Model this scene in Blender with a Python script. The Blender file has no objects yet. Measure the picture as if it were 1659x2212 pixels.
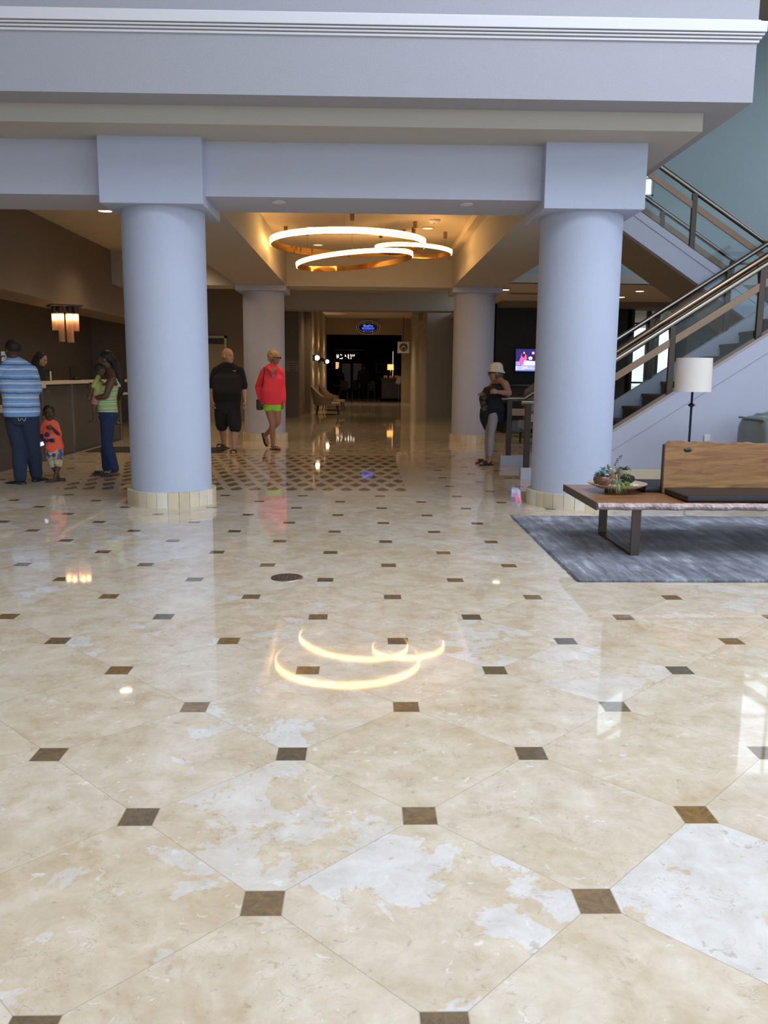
import bpy, bmesh, math, random
from mathutils import Vector, Matrix, Quaternion
V = Vector
scene = bpy.context.scene
C = scene.collection
random.seed(7)
# ---------------------------------------------------------------- camera
FOC, YAW, PITCH, ROLL, EYE = 1816.3, .023626, .162577, .008157, 1.348
def cam_axes():
    cy, sy = math.cos(YAW), math.sin(YAW)
    fwd, right, up = V((sy, cy, 0)), V((cy, -sy, 0)), V((0, 0, 1))
    f2 = fwd*math.cos(PITCH) - up*math.sin(PITCH); u2 = up*math.cos(PITCH) + fwd*math.sin(PITCH)
    r3 = right*math.cos(ROLL) + u2*math.sin(ROLL); u3 = u2*math.cos(ROLL) - right*math.sin(ROLL)
    return r3, u3, f2
AR, AU, AF = cam_axes()
cd = bpy.data.cameras.new('camera'); cam = bpy.data.objects.new('camera', cd); C.objects.link(cam)
cam.matrix_world = Matrix(((AR.x, AU.x, -AF.x, 0), (AR.y, AU.y, -AF.y, 0), (AR.z, AU.z, -AF.z, EYE), (0, 0, 0, 1)))
cd.sensor_fit = 'VERTICAL'; cd.sensor_height = 36; cd.lens = FOC/2212*36; cd.clip_start = .05; cd.clip_end = 300
scene.camera = cam
def at(x, y, Y):
    """measurement taken from the photo: the point seen at (x, y) that lies at depth Y"""
    d = AF + AR*((x-829.5)/FOC) - AU*((y-1106)/FOC)
    return d*(Y/d.y) + V((0, 0, EYE))
# ---------------------------------------------------------------- world and light
w = bpy.data.worlds.new('sky'); scene.world = w; w.use_nodes = True
bg = w.node_tree.nodes['Background']; bg.inputs[0].default_value = (.74, .86, 1.0, 1); bg.inputs[1].default_value = 2.3
def area(name, loc, rot, sx, sy, power, col):
    l = bpy.data.lights.new(name, 'AREA'); l.shape = 'RECTANGLE'; l.size = sx; l.size_y = sy; l.energy = power; l.color = col
    o = bpy.data.objects.new(name, l); o.location = loc; o.rotation_euler = rot; C.objects.link(o); return o
DAY = (.86, .93, 1.08)
area('daylight_entrance_glazing', (1.5, -7.4, 2.4), (math.radians(90), 0, 0), 10, 4.0, 70, DAY)
area('daylight_side_glazing', (8.6, 2.0, 3.6), (math.radians(90), 0, math.radians(90)), 9, 5, 130, DAY)
area('daylight_skylight', (4.0, 1.4, 8.6), (0, 0, 0), 7, 7, 740, DAY)
area('stair_hall_fill', (9.1, 14, 5.6), (math.radians(90), 0, math.radians(90)), 3.6, 2.8, 25, DAY)  # added fill to brighten the teal wall; its window is made up
def warm(name, loc, r, power, col=(1, .72, .42)):
    l = bpy.data.lights.new(name, 'SPOT'); l.spot_size = 2.3; l.spot_blend = .9; l.shadow_soft_size = r*2.5; l.energy = power; l.color = col
    o = bpy.data.objects.new(name, l); o.location = loc; C.objects.link(o); return o
scene.view_settings.view_transform = 'Standard'; scene.view_settings.look = 'None'
scene.view_settings.exposure = 0.0; scene.view_settings.gamma = 1.0; scene.view_settings.use_curve_mapping = False
scene.cycles.use_denoising = True; scene.cycles.denoiser = 'OPENIMAGEDENOISE'
scene.cycles.max_bounces = 8; scene.cycles.diffuse_bounces = 5; scene.cycles.glossy_bounces = 5; scene.cycles.transparent_max_bounces = 16
scene.cycles.sample_clamp_indirect = 6; scene.cycles.caustics_reflective = False; scene.cycles.caustics_refractive = False
scene.cycles.use_adaptive_sampling = True; scene.cycles.adaptive_threshold = .02
# ---------------------------------------------------------------- materials
class NT:
    def __init__(s, name):
        s.m = bpy.data.materials.new(name); s.m.use_nodes = True; s.t = s.m.node_tree; s.b = s.t.nodes['Principled BSDF']
    def n(s, typ, **kw):
        nd = s.t.nodes.new(typ)
        for k, v in kw.items(): setattr(nd, k, v)
        return nd
    def set(s, sock, v):
        if isinstance(v, bpy.types.NodeSocket): s.t.links.new(v, sock)
        else: sock.default_value = v
    def math(s, op, a, b=0.0, c=0.0):
        nd = s.n('ShaderNodeMath', operation=op); s.set(nd.inputs[0], a); s.set(nd.inputs[1], b); s.set(nd.inputs[2], c); return nd.outputs[0]
    def mix(s, f, a, b, mode='MIX'):
        nd = s.n('ShaderNodeMix', data_type='RGBA', blend_type=mode); s.set(nd.inputs[0], f)
        for i, v in ((6, a), (7, b)): s.set(nd.inputs[i], v if isinstance(v, bpy.types.NodeSocket) else (*v, 1))
        return nd.outputs[2]
    def noise(s, vec, scale, detail=4, rough=.5, dist=0):
        nd = s.n('ShaderNodeTexNoise'); s.set(nd.inputs['Scale'], scale); s.set(nd.inputs['Detail'], detail); s.set(nd.inputs['Roughness'], rough); s.set(nd.inputs['Distortion'], dist)
        if vec is not None: s.t.links.new(vec, nd.inputs['Vector'])
        return nd.outputs['Fac']
    def ramp(s, fac, stops, interp='LINEAR'):
        nd = s.n('ShaderNodeValToRGB'); cr = nd.color_ramp; cr.interpolation = interp
        while len(cr.elements) < len(stops): cr.elements.new(.5)
        for e, (p, c) in zip(cr.elements, stops): e.position = p; e.color = (*c, 1) if len(c) == 3 else c
        s.t.links.new(fac, nd.inputs[0]); return nd.outputs[0]
    def obj(s): return s.n('ShaderNodeTexCoord').outputs['Object']
    def bump(s, h, strength=.2, dist=.01):
        nd = s.n('ShaderNodeBump'); s.set(nd.inputs['Strength'], strength); s.set(nd.inputs['Distance'], dist); s.t.links.new(h, nd.inputs['Height']); s.t.links.new(nd.outputs[0], s.b.inputs['Normal'])
    def map(s, vec, scale=(1, 1, 1), loc=(0, 0, 0), rot=(0, 0, 0)):
        nd = s.n('ShaderNodeMapping'); nd.inputs['Scale'].default_value = scale; nd.inputs['Location'].default_value = loc; nd.inputs['Rotation'].default_value = rot; s.t.links.new(vec, nd.inputs[0]); return nd.outputs[0]
def mat(name, col, rough=.6, metal=0, var=.08, scale=8, bump=0, bscale=60, spec=.5, emit=None, es=0, coat=0):
    t = NT(name); b = t.b; o = t.obj()
    c2 = tuple(max(0, c*(1-var)) for c in col); c3 = tuple(min(1, c*(1+var)) for c in col)
    t.set(b.inputs['Base Color'], t.mix(t.noise(o, scale, 3), c2, c3))
    b.inputs['Roughness'].default_value = rough; b.inputs['Metallic'].default_value = metal; b.inputs['Specular IOR Level'].default_value = spec
    b.inputs['Coat Weight'].default_value = coat
    if bump: t.bump(t.noise(o, bscale, 3), bump, .01)
    if emit: b.inputs['Emission Color'].default_value = (*emit, 1); b.inputs['Emission Strength'].default_value = es
    return t.m
def glass(name, tint=(.80, .90, .90), refl=1.0):
    t = NT(name); tr = t.n('ShaderNodeBsdfTransparent'); tr.inputs[0].default_value = (*tint, 1)
    gl = t.n('ShaderNodeBsdfGlossy'); gl.inputs['Roughness'].default_value = .01
    fr = t.n('ShaderNodeFresnel'); fr.inputs[0].default_value = 1.5
    mx = t.n('ShaderNodeMixShader'); t.set(mx.inputs[0], t.math('MULTIPLY', fr.outputs[0], refl)); t.t.links.new(tr.outputs[0], mx.inputs[1]); t.t.links.new(gl.outputs[0], mx.inputs[2])
    t.t.links.new(mx.outputs[0], t.t.nodes['Material Output'].inputs[0]); return t.m
def floor_mat():
    t = NT('polished_marble'); b = t.b; M = t.math
    g = t.n('ShaderNodeNewGeometry').outputs['Position']; sp = t.n('ShaderNodeSeparateXYZ'); t.t.links.new(g, sp.inputs[0])
    x, y = sp.outputs[0], sp.outputs[1]
    S = .8627
    u = M('DIVIDE', M('ADD', x, .25682), S); v = M('DIVIDE', M('SUBTRACT', y, 1.98138), S)
    def near(a, off):   # distance to the nearest integer (off 0) or half integer (off .5)
        return M('ABSOLUTE', M('SUBTRACT', M('FRACT', M('ADD', a, .5-off)), .5))
    d1 = M('MAXIMUM', near(u, 0), near(v, 0)); d2 = M('MAXIMUM', near(u, .5), near(v, .5))
    dd = M('MINIMUM', d1, d2)
    dot = M('LESS_THAN', dd, .0600); dedge = M('LESS_THAN', M('ABSOLUTE', M('SUBTRACT', dd, .061)), .0022)
    p = M('ADD', u, v); q = M('SUBTRACT', u, v)
    line = M('LESS_THAN', M('MINIMUM', near(p, 0), near(q, 0)), .0027)
    cid = t.n('ShaderNodeCombineXYZ'); t.t.links.new(M('FLOOR', p), cid.inputs[0]); t.t.links.new(M('FLOOR', q), cid.inputs[1])
    wn = t.n('ShaderNodeTexWhiteNoise', noise_dimensions='3D'); t.t.links.new(cid.outputs[0], wn.inputs['Vector'])
    sc = t.n('ShaderNodeVectorMath', operation='SCALE'); t.t.links.new(wn.outputs['Color'], sc.inputs[0]); sc.inputs['Scale'].default_value = 37.0
    ad = t.n('ShaderNodeVectorMath', operation='ADD'); t.t.links.new(g, ad.inputs[0]); t.t.links.new(sc.outputs[0], ad.inputs[1]); P = ad.outputs[0]
    sr = t.n('ShaderNodeSeparateColor'); t.t.links.new(wn.outputs['Color'], sr.inputs[0]); r1, r2, r3 = sr.outputs
    beige = t.mix(t.ramp(t.noise(P, 3.4, 8, .68, .5), [(.36, (0, 0, 0)), (.62, (1, 1, 1))]), (.49, .345, .18), (.70, .61, .47))
    tile_t = t.mix(r1, (.59, .465, .29), (.66, .60, .50))
    base = t.mix(.42, beige, tile_t)
    # pale cloudy patches, more of them on some tiles
    pn = t.noise(P, 3.2, 7, .62, .35)
    thr = M('ADD', M('MULTIPLY', r2, .36), .45)
    patch = M('MULTIPLY', M('SUBTRACT', pn, thr), 26.0); patch = M('MINIMUM', M('MAXIMUM', patch, 0.0), M('ADD', .35, M('MULTIPLY', r3, .45)))
    col = t.mix(patch, base, (.70, .695, .69))
    # ochre veins at patch rims and fossil flecks
    rim = M('MULTIPLY', M('SUBTRACT', .018, M('ABSOLUTE', M('SUBTRACT', pn, thr))), 30.0); rim = M('MINIMUM', M('MAXIMUM', rim, 0.0), .55)
    col = t.mix(rim, col, (.60, .43, .22))
    fl = t.noise(P, 26, 5, .65, .4); fm = M('MINIMUM', M('MAXIMUM', M('MULTIPLY', M('SUBTRACT', fl, .625), 16.0), 0.0), .62)
    col = t.mix(fm, col, (.36, .30, .22))
    fl2 = t.noise(P, 19, 4, .6, .8); fm2 = M('MINIMUM', M('MAXIMUM', M('MULTIPLY', M('SUBTRACT', .36, fl2), 14.0), 0.0), .7)
    col = t.mix(fm2, col, (.80, .78, .73))
    mott = t.ramp(t.noise(P, 9, 8, .72, .4), [(.34, (0, 0, 0)), (.66, (1, 1, 1))]); col = t.mix(.26, col, t.mix(mott, (.38, .29, .18), (.90, .86, .80)))
    sw = M('ABSOLUTE', M('SUBTRACT', t.noise(P, 13, 3, .5, 1.6), .5)); swm = M('MULTIPLY', M('LESS_THAN', sw, .008), M('GREATER_THAN', t.noise(P, 5, 2), .56)); col = t.mix(M('MULTIPLY', swm, .4), col, (.33, .29, .23))
    col = t.mix(M('MULTIPLY', line, .55), col, (.36, .29, .20))
    dcid = t.n('ShaderNodeCombineXYZ'); t.t.links.new(M('ROUND', p), dcid.inputs[0]); t.t.links.new(M('ROUND', q), dcid.inputs[1])
    wn2 = t.n('ShaderNodeTexWhiteNoise', noise_dimensions='3D'); t.t.links.new(dcid.outputs[0], wn2.inputs['Vector'])
    dcol = t.mix(wn2.outputs['Value'], (.15, .115, .07), (.30, .175, .06))
    dcol = t.mix(t.ramp(t.noise(P, 26, 6, .75, .8), [(.38, (0, 0, 0)), (.62, (1, 1, 1))]), dcol, t.mix(.55, dcol, (.06, .05, .04)))
    # mosaic field of brown lozenges
    inx = M('MULTIPLY', M('GREATER_THAN', x, -3.9), M('LESS_THAN', x, .80)); iny = M('MULTIPLY', M('GREATER_THAN', y, 9.36), M('LESS_THAN', y, 14.3)); bord = M('MULTIPLY', inx, iny)
    inm = M('MULTIPLY', M('MULTIPLY', M('GREATER_THAN', x, -3.6), M('LESS_THAN', x, .49)), M('MULTIPLY', M('GREATER_THAN', y, 9.73), M('LESS_THAN', y, 14.0)))
    mu = M('DIVIDE', x, .215); mv = M('DIVIDE', y, .82)
    l1 = M('ADD', M('DIVIDE', near(mu, 0), .37), M('DIVIDE', near(mv, 0), .24)); l2 = M('ADD', M('DIVIDE', near(mu, .5), .37), M('DIVIDE', near(mv, .5), .24))
    loz = M('MULTIPLY', M('LESS_THAN', M('MINIMUM', l1, l2), 1.0), inm)
    plain = M('SUBTRACT', 1.0, bord)
    col = t.mix(M('MULTIPLY', dot, plain), col, dcol)
    col = t.mix(M('MULTIPLY', M('MULTIPLY', dedge, plain), .5), col, (.30, .25, .19))
    col = t.mix(bord, col, t.mix(t.noise(g, 5, 5), (.60, .50, .36), (.70, .62, .49)))
    col = t.mix(loz, col, t.mix(t.noise(g, 3, 3), (.20, .155, .10), (.32, .23, .12)))
    t.set(b.inputs['Base Color'], col)
    b.inputs['Roughness'].default_value = .035; b.inputs['IOR'].default_value = 1.55
    ro = t.noise(g, 9, 4); t.set(b.inputs['Roughness'], M('ADD', M('MULTIPLY', ro, .03), .02))
    t.bump(t.noise(g, 1.6, 2), .02, .02)
    return t.m
def wood_mat(name, c1, c2, axis_scale, rough=.4):
    t = NT(name); o = t.obj(); p = t.map(o, axis_scale)
    n1 = t.noise(p, 3, 5, .6, 1.5); n2 = t.noise(p, 14, 4, .6, .6)
    c = t.mix(t.ramp(n1, [(.3, (0, 0, 0)), (.7, (1, 1, 1))]), c1, c2); c = t.mix(t.math('MULTIPLY', n2, .35), c, tuple(x*.45 for x in c1))
    t.set(t.b.inputs['Base Color'], c); t.b.inputs['Roughness'].default_value = rough; t.bump(n2, .08, .004); return t.m
def stripes(name, stops, period, off=0, axis=2, interp='CONSTANT', rough=.85):
    t = NT(name); sp = t.n('ShaderNodeSeparateXYZ'); t.t.links.new(t.obj(), sp.inputs[0])
    nn = t.noise(t.obj(), 9, 2)
    a = t.math('ADD', sp.outputs[axis], t.math('MULTIPLY', nn, .02)); f = t.math('FRACT', t.math('DIVIDE', t.math('ADD', a, off), period))
    t.set(t.b.inputs['Base Color'], t.ramp(f, stops, interp)); t.b.inputs['Roughness'].default_value = rough; return t.m
def rug_mat():
    t = NT('blue_grey_pile'); o = t.obj(); p = t.map(o, (7, 1.0, 1), rot=(0, 0, -.5)); p2 = t.map(o, (2, 2, 2))
    n = t.noise(p, 2.2, 6, .65, .5); n2 = t.noise(p2, 1.2, 5, .6); n3 = t.noise(o, 160, 2)
    c = t.ramp(t.math('ADD', t.math('MULTIPLY', n, .52), t.math('MULTIPLY', n2, .48)), [(.36, (.03, .035, .048)), (.46, (.09, .10, .13)), (.54, (.19, .21, .25)), (.64, (.42, .46, .53))])
    t.set(t.b.inputs['Base Color'], c); t.b.inputs['Roughness'].default_value = .95; t.b.inputs['Sheen Weight'].default_value = .3
    t.bump(t.math('ADD', n3, t.math('MULTIPLY', n, .6)), .6, .012); return t.m
M = {}
def mats():
    M['floor'] = floor_mat()
    M['wall'] = mat('painted_plaster', (.46, .485, .585), .85, var=.02, scale=3, bump=.25, bscale=140)
    M['facade'] = mat('facade_plaster_dimmed', (.36, .365, .41), .85, var=.02, scale=3, bump=.3, bscale=120)  # same plaster as the wall, its dimmer light put into the colour
    M['soffit'] = mat('soffit_bounce_tint', (.46, .435, .39), .9, var=.02)  # wall paint with the floor's warm bounce light put into its colour
    M['ceil'] = mat('ceiling_paint', (.62, .54, .43), .9, var=.02)
    M['taupe'] = mat('taupe_plaster', (.235, .19, .145), .85, var=.04, bump=.1)
    M['beige_wall'] = mat('beige_plaster', (.42, .335, .235), .85, var=.03, bump=.1)
    M['teal'] = mat('teal_plaster', (.33, .42, .44), .85, var=.03, bump=.15, bscale=120)
    M['trim'] = mat('white_trim', (.66, .66, .70), .6, var=.01)
    M['stone'] = mat('stone_plinth', (.62, .53, .38), .4, var=.15, scale=4)
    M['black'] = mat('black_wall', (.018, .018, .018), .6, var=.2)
    M['steel'] = mat('brushed_steel', (.32, .29, .25), .28, 1, var=.1, scale=30)
    M['brass'] = mat('bronze_tube', (.34, .24, .16), .25, 1, var=.1, scale=30)
    M['bronze'] = mat('dark_bronze', (.065, .052, .04), .4, .6, var=.1)
    M['plank'] = mat('rail_plank', (.29, .185, .115), .45, 0, var=.1)
    M['glass'] = glass('clear_glass', (.92, .96, .96), .25); M['wglass'] = glass('window_glass', (.92, .96, .97))
    M['carpet'] = mat('stair_carpet', (.06, .045, .032), .95, var=.3, scale=60, bump=.5, bscale=300)
    M['gold'] = mat('polished_gold', (.72, .42, .15), .08, 1, var=.05)
    M['led'] = mat('led_diffuser', (.9, .8, .6), .5, emit=(1, .54, .17), es=13)
    M['down'] = mat('lamp_lens', (.9, .85, .7), .5, emit=(1, .82, .55), es=9)
    M['downdim'] = mat('lamp_lens_dim', (.8, .75, .65), .5, emit=(1, .75, .45), es=.9)
    M['rug'] = rug_mat()
    M['walnut'] = wood_mat('bench_wood', (.13, .05, .02), (.46, .215, .08), (.7, 6, 6), .32)
    M['boardw'] = wood_mat('backrest_wood', (.17, .07, .025), (.42, .22, .085), (.8, 4, 7), .4)
    M['bark'] = mat('live_edge_bark', (.42, .33, .33), .7, var=.7, scale=22, bump=.8, bscale=30)
    M['darkwood'] = mat('dark_wood', (.05, .03, .02), .4, var=.3)
    M['cushion'] = mat('black_leather', (.012, .012, .016), .38, var=.3, bump=.15, bscale=90)
    M['leg'] = mat('brown_metal', (.085, .068, .055), .4, .5)
    M['shade'] = mat('linen_shade', (.80, .74, .68), .9, var=.03, bump=.2, bscale=300)
    M['iron'] = mat('blued_iron', (.03, .035, .06), .5, .6)
    M['greenleather'] = mat('green_leather', (.15, .18, .165), .35, var=.2, scale=4, bump=.6, bscale=9)
    M['deskp'] = mat('desk_panel', (.085, .085, .09), .5, var=.1)
    M['desktop'] = mat('desk_stone_top', (.66, .62, .56), .35, var=.06)
    M['silver'] = mat('silver', (.5, .5, .5), .3, 1)
    M['blackp'] = mat('black_plastic', (.015, .015, .015), .35)
    M['paper'] = mat('white_paper', (.75, .74, .70), .7, var=.02)
    M['mat'] = mat('dark_mat', (.03, .028, .025), .9, bump=.3, bscale=200)
    M['chairfab'] = mat('chair_fabric', (.36, .27, .19), .9, var=.1, bump=.3, bscale=200)
    M['chairin'] = mat('chair_inner_fabric', (.55, .42, .30), .9, var=.1, bump=.3, bscale=200)
    M['cloth_black'] = mat('black_cloth', (.008, .009, .012), .9, var=.3)
mats()
# ---------------------------------------------------------------- geometry helpers
def col3(m): return m if not isinstance(m, str) else M[m]
class MB:
    def __init__(s): s.v = []; s.f = []
    def add(s, vs, fs):
        n = len(s.v); s.v += [V(p) for p in vs]; s.f += [tuple(i+n for i in f) for f in fs]; return s
    def box(s, x0, x1, y0, y1, z0, z1):
        return s.add([(x0,y0,z0),(x1,y0,z0),(x1,y1,z0),(x0,y1,z0),(x0,y0,z1),(x1,y0,z1),(x1,y1,z1),(x0,y1,z1)],
                     [(0,3,2,1),(4,5,6,7),(0,1,5,4),(1,2,6,5),(2,3,7,6),(3,0,4,7)])
    def cbox(s, c, d, rot=None):
        c = V(c); n = len(s.v); s.box(-d[0]/2, d[0]/2, -d[1]/2, d[1]/2, -d[2]/2, d[2]/2)
        R = rot if rot is not None else Matrix.Identity(3)
        if isinstance(R, (int, float)): R = Matrix.Rotation(R, 3, 'Z')
        for i in range(n, len(s.v)): s.v[i] = R @ s.v[i] + c
        return s
    def prism(s, poly, d):      # polygon points (3D) swept along vector d
        n = len(poly); d = V(d); vs = [V(p) for p in poly] + [V(p)+d for p in poly]
        return s.add(vs, [tuple(range(n))[::-1], tuple(range(n, 2*n))] + [(i, (i+1) % n, n+(i+1) % n, n+i) for i in range(n)])
    def rings(s, secs, closed=True):     # list of rings of equal length
        k = len(secs[0]); vs = [p for r in secs for p in r]; fs = []
        for i in range(len(secs)-1):
            for j in range(k): fs.append((i*k+j, i*k+(j+1) % k, (i+1)*k+(j+1) % k, (i+1)*k+j))
        if closed: fs += [tuple(range(k))[::-1], tuple(range((len(secs)-1)*k, len(secs)*k))]
        return s.add(vs, fs)
    def lathe(s, prof, c, seg=40, axis=None):
        c = V(c); secs = []
        R = V((0, 0, 1)).rotation_difference(V(axis)).to_matrix() if axis is not None else None
        for r, z in prof:
            ring = []
            for i in range(seg):
                a = 2*math.pi*i/seg; p = V((r*math.cos(a), r*math.sin(a), z))
                ring.append((R @ p if R else p) + c)
            secs.append(ring)
        return s.rings(secs)
    def tube(s, pts, rad, seg=10, flat=1.0, smooth=0, cap=True, hint=None):
        pts = [V(p) for p in pts]; rr = rad if isinstance(rad, (list, tuple)) else [rad]*len(pts)
        if smooth: pts, rr = catmull(pts, rr, smooth)
        n = len(pts); tan = []
        for i in range(n):
            t = (pts[min(i+1, n-1)] - pts[max(i-1, 0)]); tan.append(t.normalized() if t.length > 1e-9 else V((0, 0, 1)))
        h = V(hint) if hint is not None else (V((1, 0, 0)) if abs(tan[0].x) < .8 else V((0, 1, 0)))
        xa = (h - tan[0]*h.dot(tan[0])).normalized(); P, R = list(pts), list(rr)
        secs = []; prev = tan[0]
        def ring(c, r, xa, ya): return [c + xa*(r*math.cos(a)) + ya*(r*flat*math.sin(a)) for a in [2*math.pi*j/seg for j in range(seg)]]
        for i in range(n):
            q = prev.rotation_difference(tan[i]); xa = q @ xa; xa = (xa - tan[i]*xa.dot(tan[i])).normalized(); ya = tan[i].cross(xa); prev = tan[i]
            if i == 0 and cap:
                for a in (75, 40): secs.append(ring(P[0]-tan[0]*R[0]*math.sin(math.radians(a))*min(1, flat+.3), R[0]*math.cos(math.radians(a)), xa, ya))
            secs.append(ring(P[i], R[i], xa, ya))
            if i == n-1 and cap:
                for a in (40, 75): secs.append(ring(P[i]+tan[i]*R[i]*math.sin(math.radians(a))*min(1, flat+.3), R[i]*math.cos(math.radians(a)), xa, ya))
        return s.rings(secs)
    def cyl(s, a, b, r, seg=16, r2=None):
        return s.tube([a, b], [r, r if r2 is None else r2], seg=seg, cap=False)
    def ell(s, c, r, R=None, seg=16, rows=10):
        c = V(c); secs = []
        for i in range(rows+1):
            th = math.pi*(i+.0)/rows; z = math.cos(th); q = max(math.sin(th), .02); ring = []
            for j in range(seg):
                a = 2*math.pi*j/seg; p = V((r[0]*q*math.cos(a), r[1]*q*math.sin(a), r[2]*z)); ring.append((R @ p if R is not None else p) + c)
            secs.append(ring[::-1])
        return s.rings(secs)
    def build(s, name, m, parent=None, smooth=None, bevel=0, sub=0, remesh=0, relax=2, origin=None, seg=2):
        o0 = V(origin) if origin is not None else (V(parent['_o']) if parent is not None and '_o' in parent.keys() else V((0, 0, 0)))
        me = bpy.data.meshes.new(name); me.from_pydata([p-o0 for p in s.v], [], s.f); me.update()
        if not remesh:
            bm = bmesh.new(); bm.from_mesh(me); bmesh.ops.recalc_face_normals(bm, faces=bm.faces); bm.to_mesh(me); bm.free()
        o = bpy.data.objects.new(name, me); C.objects.link(o)
        if remesh:
            r = o.modifiers.new('r', 'REMESH'); r.mode = 'VOXEL'; r.voxel_size = remesh
            k = o.modifiers.new('s', 'SMOOTH'); k.factor = .5; k.iterations = relax
            dg = bpy.context.evaluated_depsgraph_get(); me2 = bpy.data.meshes.new_from_object(o.evaluated_get(dg)); o.modifiers.clear(); o.data = me2; bpy.data.meshes.remove(me); me = me2; me.name = name; smooth = True
        me.materials.clear(); me.materials.append(col3(m))
        if smooth:
            me.shade_smooth()
            if smooth is not True: me.set_sharp_from_angle(angle=math.radians(smooth))
        if bevel: b = o.modifiers.new('b', 'BEVEL'); b.width = bevel; b.segments = seg; b.limit_method = 'ANGLE'; b.angle_limit = .6
        if sub: q = o.modifiers.new('u', 'SUBSURF'); q.levels = sub; q.render_levels = sub
        if parent is not None: o.parent = parent; o['_o'] = parent['_o'] if '_o' in parent.keys() else (0, 0, 0)
        else: o.location = o0; o['_o'] = tuple(o0)
        return o
def catmull(pts, rr, k):
    P = [pts[0]*2-pts[1]] + pts + [pts[-1]*2-pts[-2]]; R = [rr[0]] + list(rr) + [rr[-1]]; op, orr = [], []
    for i in range(1, len(P)-2):
        for j in range(k):
            t = j/k
            def cr(a, b, c, d): return .5*((2*b) + (c-a)*t + (2*a-5*b+4*c-d)*t*t + (3*b-a-3*c+d)*t**3)
            op.append(cr(P[i-1], P[i], P[i+1], P[i+2])); orr.append(cr(R[i-1], R[i], R[i+1], R[i+2]))
    op.append(pts[-1]); orr.append(rr[-1]); return op, orr
def tag(o, label=None, cat=None, group=None, kind=None):
    if label: o['label'] = label
    if cat: o['category'] = cat
    if group: o['group'] = group
    if kind: o['kind'] = kind
    return o
def thing(name, label, cat, loc=(0, 0, 0), group=None):
    o = bpy.data.objects.new(name, None); C.objects.link(o); o.location = loc; o['_o'] = tuple(loc); o.empty_display_size = .1
    return tag(o, label, cat, group)
def struct(name, mb, m, **kw):
    o = mb.build(name, m, **kw); o['kind'] = 'structure'; return o
def dup(root, loc, rotz=0, label=None, group=None, scale=None):
    r = root.copy(); C.objects.link(r); r.location = loc; r.rotation_euler = (0, 0, rotz)
    if scale: r.scale = scale
    if label: r['label'] = label
    if group: r['group'] = group
    for ch in list(root.children):
        c = ch.copy(); C.objects.link(c); c.parent = r
        for g in ch.children: d = g.copy(); C.objects.link(d); d.parent = c
    return r
def text(body, name, size, loc, rot, m, parent, ext=.002, align='CENTER', bold=False, xs=1):
    cu = bpy.data.curves.new(name, 'FONT'); cu.body = body; cu.size = size; cu.extrude = ext; cu.align_x = align; cu.align_y = 'CENTER'; cu.resolution_u = 3
    if bold: cu.offset = size*.02
    o = bpy.data.objects.new(name, cu); C.objects.link(o); dg = bpy.context.evaluated_depsgraph_get()
    me = bpy.data.meshes.new_from_object(o.evaluated_get(dg)); bpy.data.objects.remove(o); o = bpy.data.objects.new(name, me); C.objects.link(o)
    me.materials.clear(); me.materials.append(col3(m)); o.parent = parent; o.location = V(loc)-V(parent['_o']); o.rotation_euler = rot; o.scale = (xs, 1, 1); return o
# ================================================================= THE SETTING
def S(name, boxes, m, **kw):
    mb = MB()
    for b in boxes: mb.box(*b)
    return struct(name, mb, m, **kw)
S('floor', [(-9.2, 12.5, -8.2, 60, -.08, 0)], 'floor')
# front of the mezzanine: stepped facade above the hall
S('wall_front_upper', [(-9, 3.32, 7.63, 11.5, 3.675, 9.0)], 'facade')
S('trim_1', [(-9, 3.335, 7.615, 11.5, 4.15, 4.17), (-9, 3.35, 7.60, 11.5, 4.177, 4.193), (-9, 3.365, 7.585, 11.5, 4.20, 4.215), (-9, 3.378, 7.572, 11.5, 4.222, 4.305), (-9, 3.35, 7.60, 11.5, 4.305, 4.318), (-9, 3.335, 7.615, 11.5, 4.318, 4.33)], 'trim', bevel=.003)
S('trim_2', [(-9, 3.02, 7.94, 11.4, 3.52, 3.68)], 'soffit')
S('ceiling_beam_front', [(-9, 2.2, 8.5, 9.29, 3.02, 3.53)], 'wall')
S('ceiling_beam_left', [(-2.47, -1.53, 9.285, 17.0, 3.0215, 3.74)], 'soffit')
S('ceiling_beam_right', [(1.69, 2.65, 9.285, 17.0, 3.0215, 3.74)], 'soffit')
S('ceiling_beam_back', [(-4.9, 2.65, 16.87, 17.6, 3.023, 3.742)], 'soffit')
S('trim_3', [(1.56, 1.692, 9.28, 16.88, 3.54, 3.66)], 'ceil')
S('ceiling_coffer', [(-1.535, 1.695, 9.28, 16.9, 3.652, 3.9)], 'ceil')
S('ceiling_passage', [(-2.6, 2.9, 17.55, 24.8, 3.652, 3.9)], 'ceil')
S('ceiling_left', [(-4.95, -2.465, 9.28, 24.1, 3.653, 3.9)], 'ceil')
S('ceiling_bulkhead_left', [(-5.6, -4.9, 8.9, 24, 2.44, 3.9)], 'taupe')
S('ceiling_desk', [(-7.7, -5.59, 8.9, 24, 3.0, 3.3)], 'taupe')
S('wall_left', [(-9.2, -9.0, -8, 9, 0, 9), (-9.0, -7.6, 8.9, 24.2, 0, 3.9)], 'taupe')
S('wall_back_left', [(-7.7, -2.55, 24, 24.3, 0, 3.9)], 'taupe')
S('wall_passage_left', [(-3.3, -2.05, 26.5, 29, 0, 3.42), (-3.3, -1.86, 29, 41.2, 0, 4.1)], 'taupe')
S('wall_passage_front', [(-3.4, -2.0, 25.45, 29.0, 3.42, 4.0), (-3.6, -3.3, 24.2, 29, 0, 4.0)], 'taupe')
S('ceiling_beam_far', [(-2.6, 3.4, 24.75, 25.5, 3.15, 3.9)], 'soffit')
S('ceiling_passage_far', [(-3.4, 3.6, 25.4, 41.2, 3.96, 4.2)], 'ceil')
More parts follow.
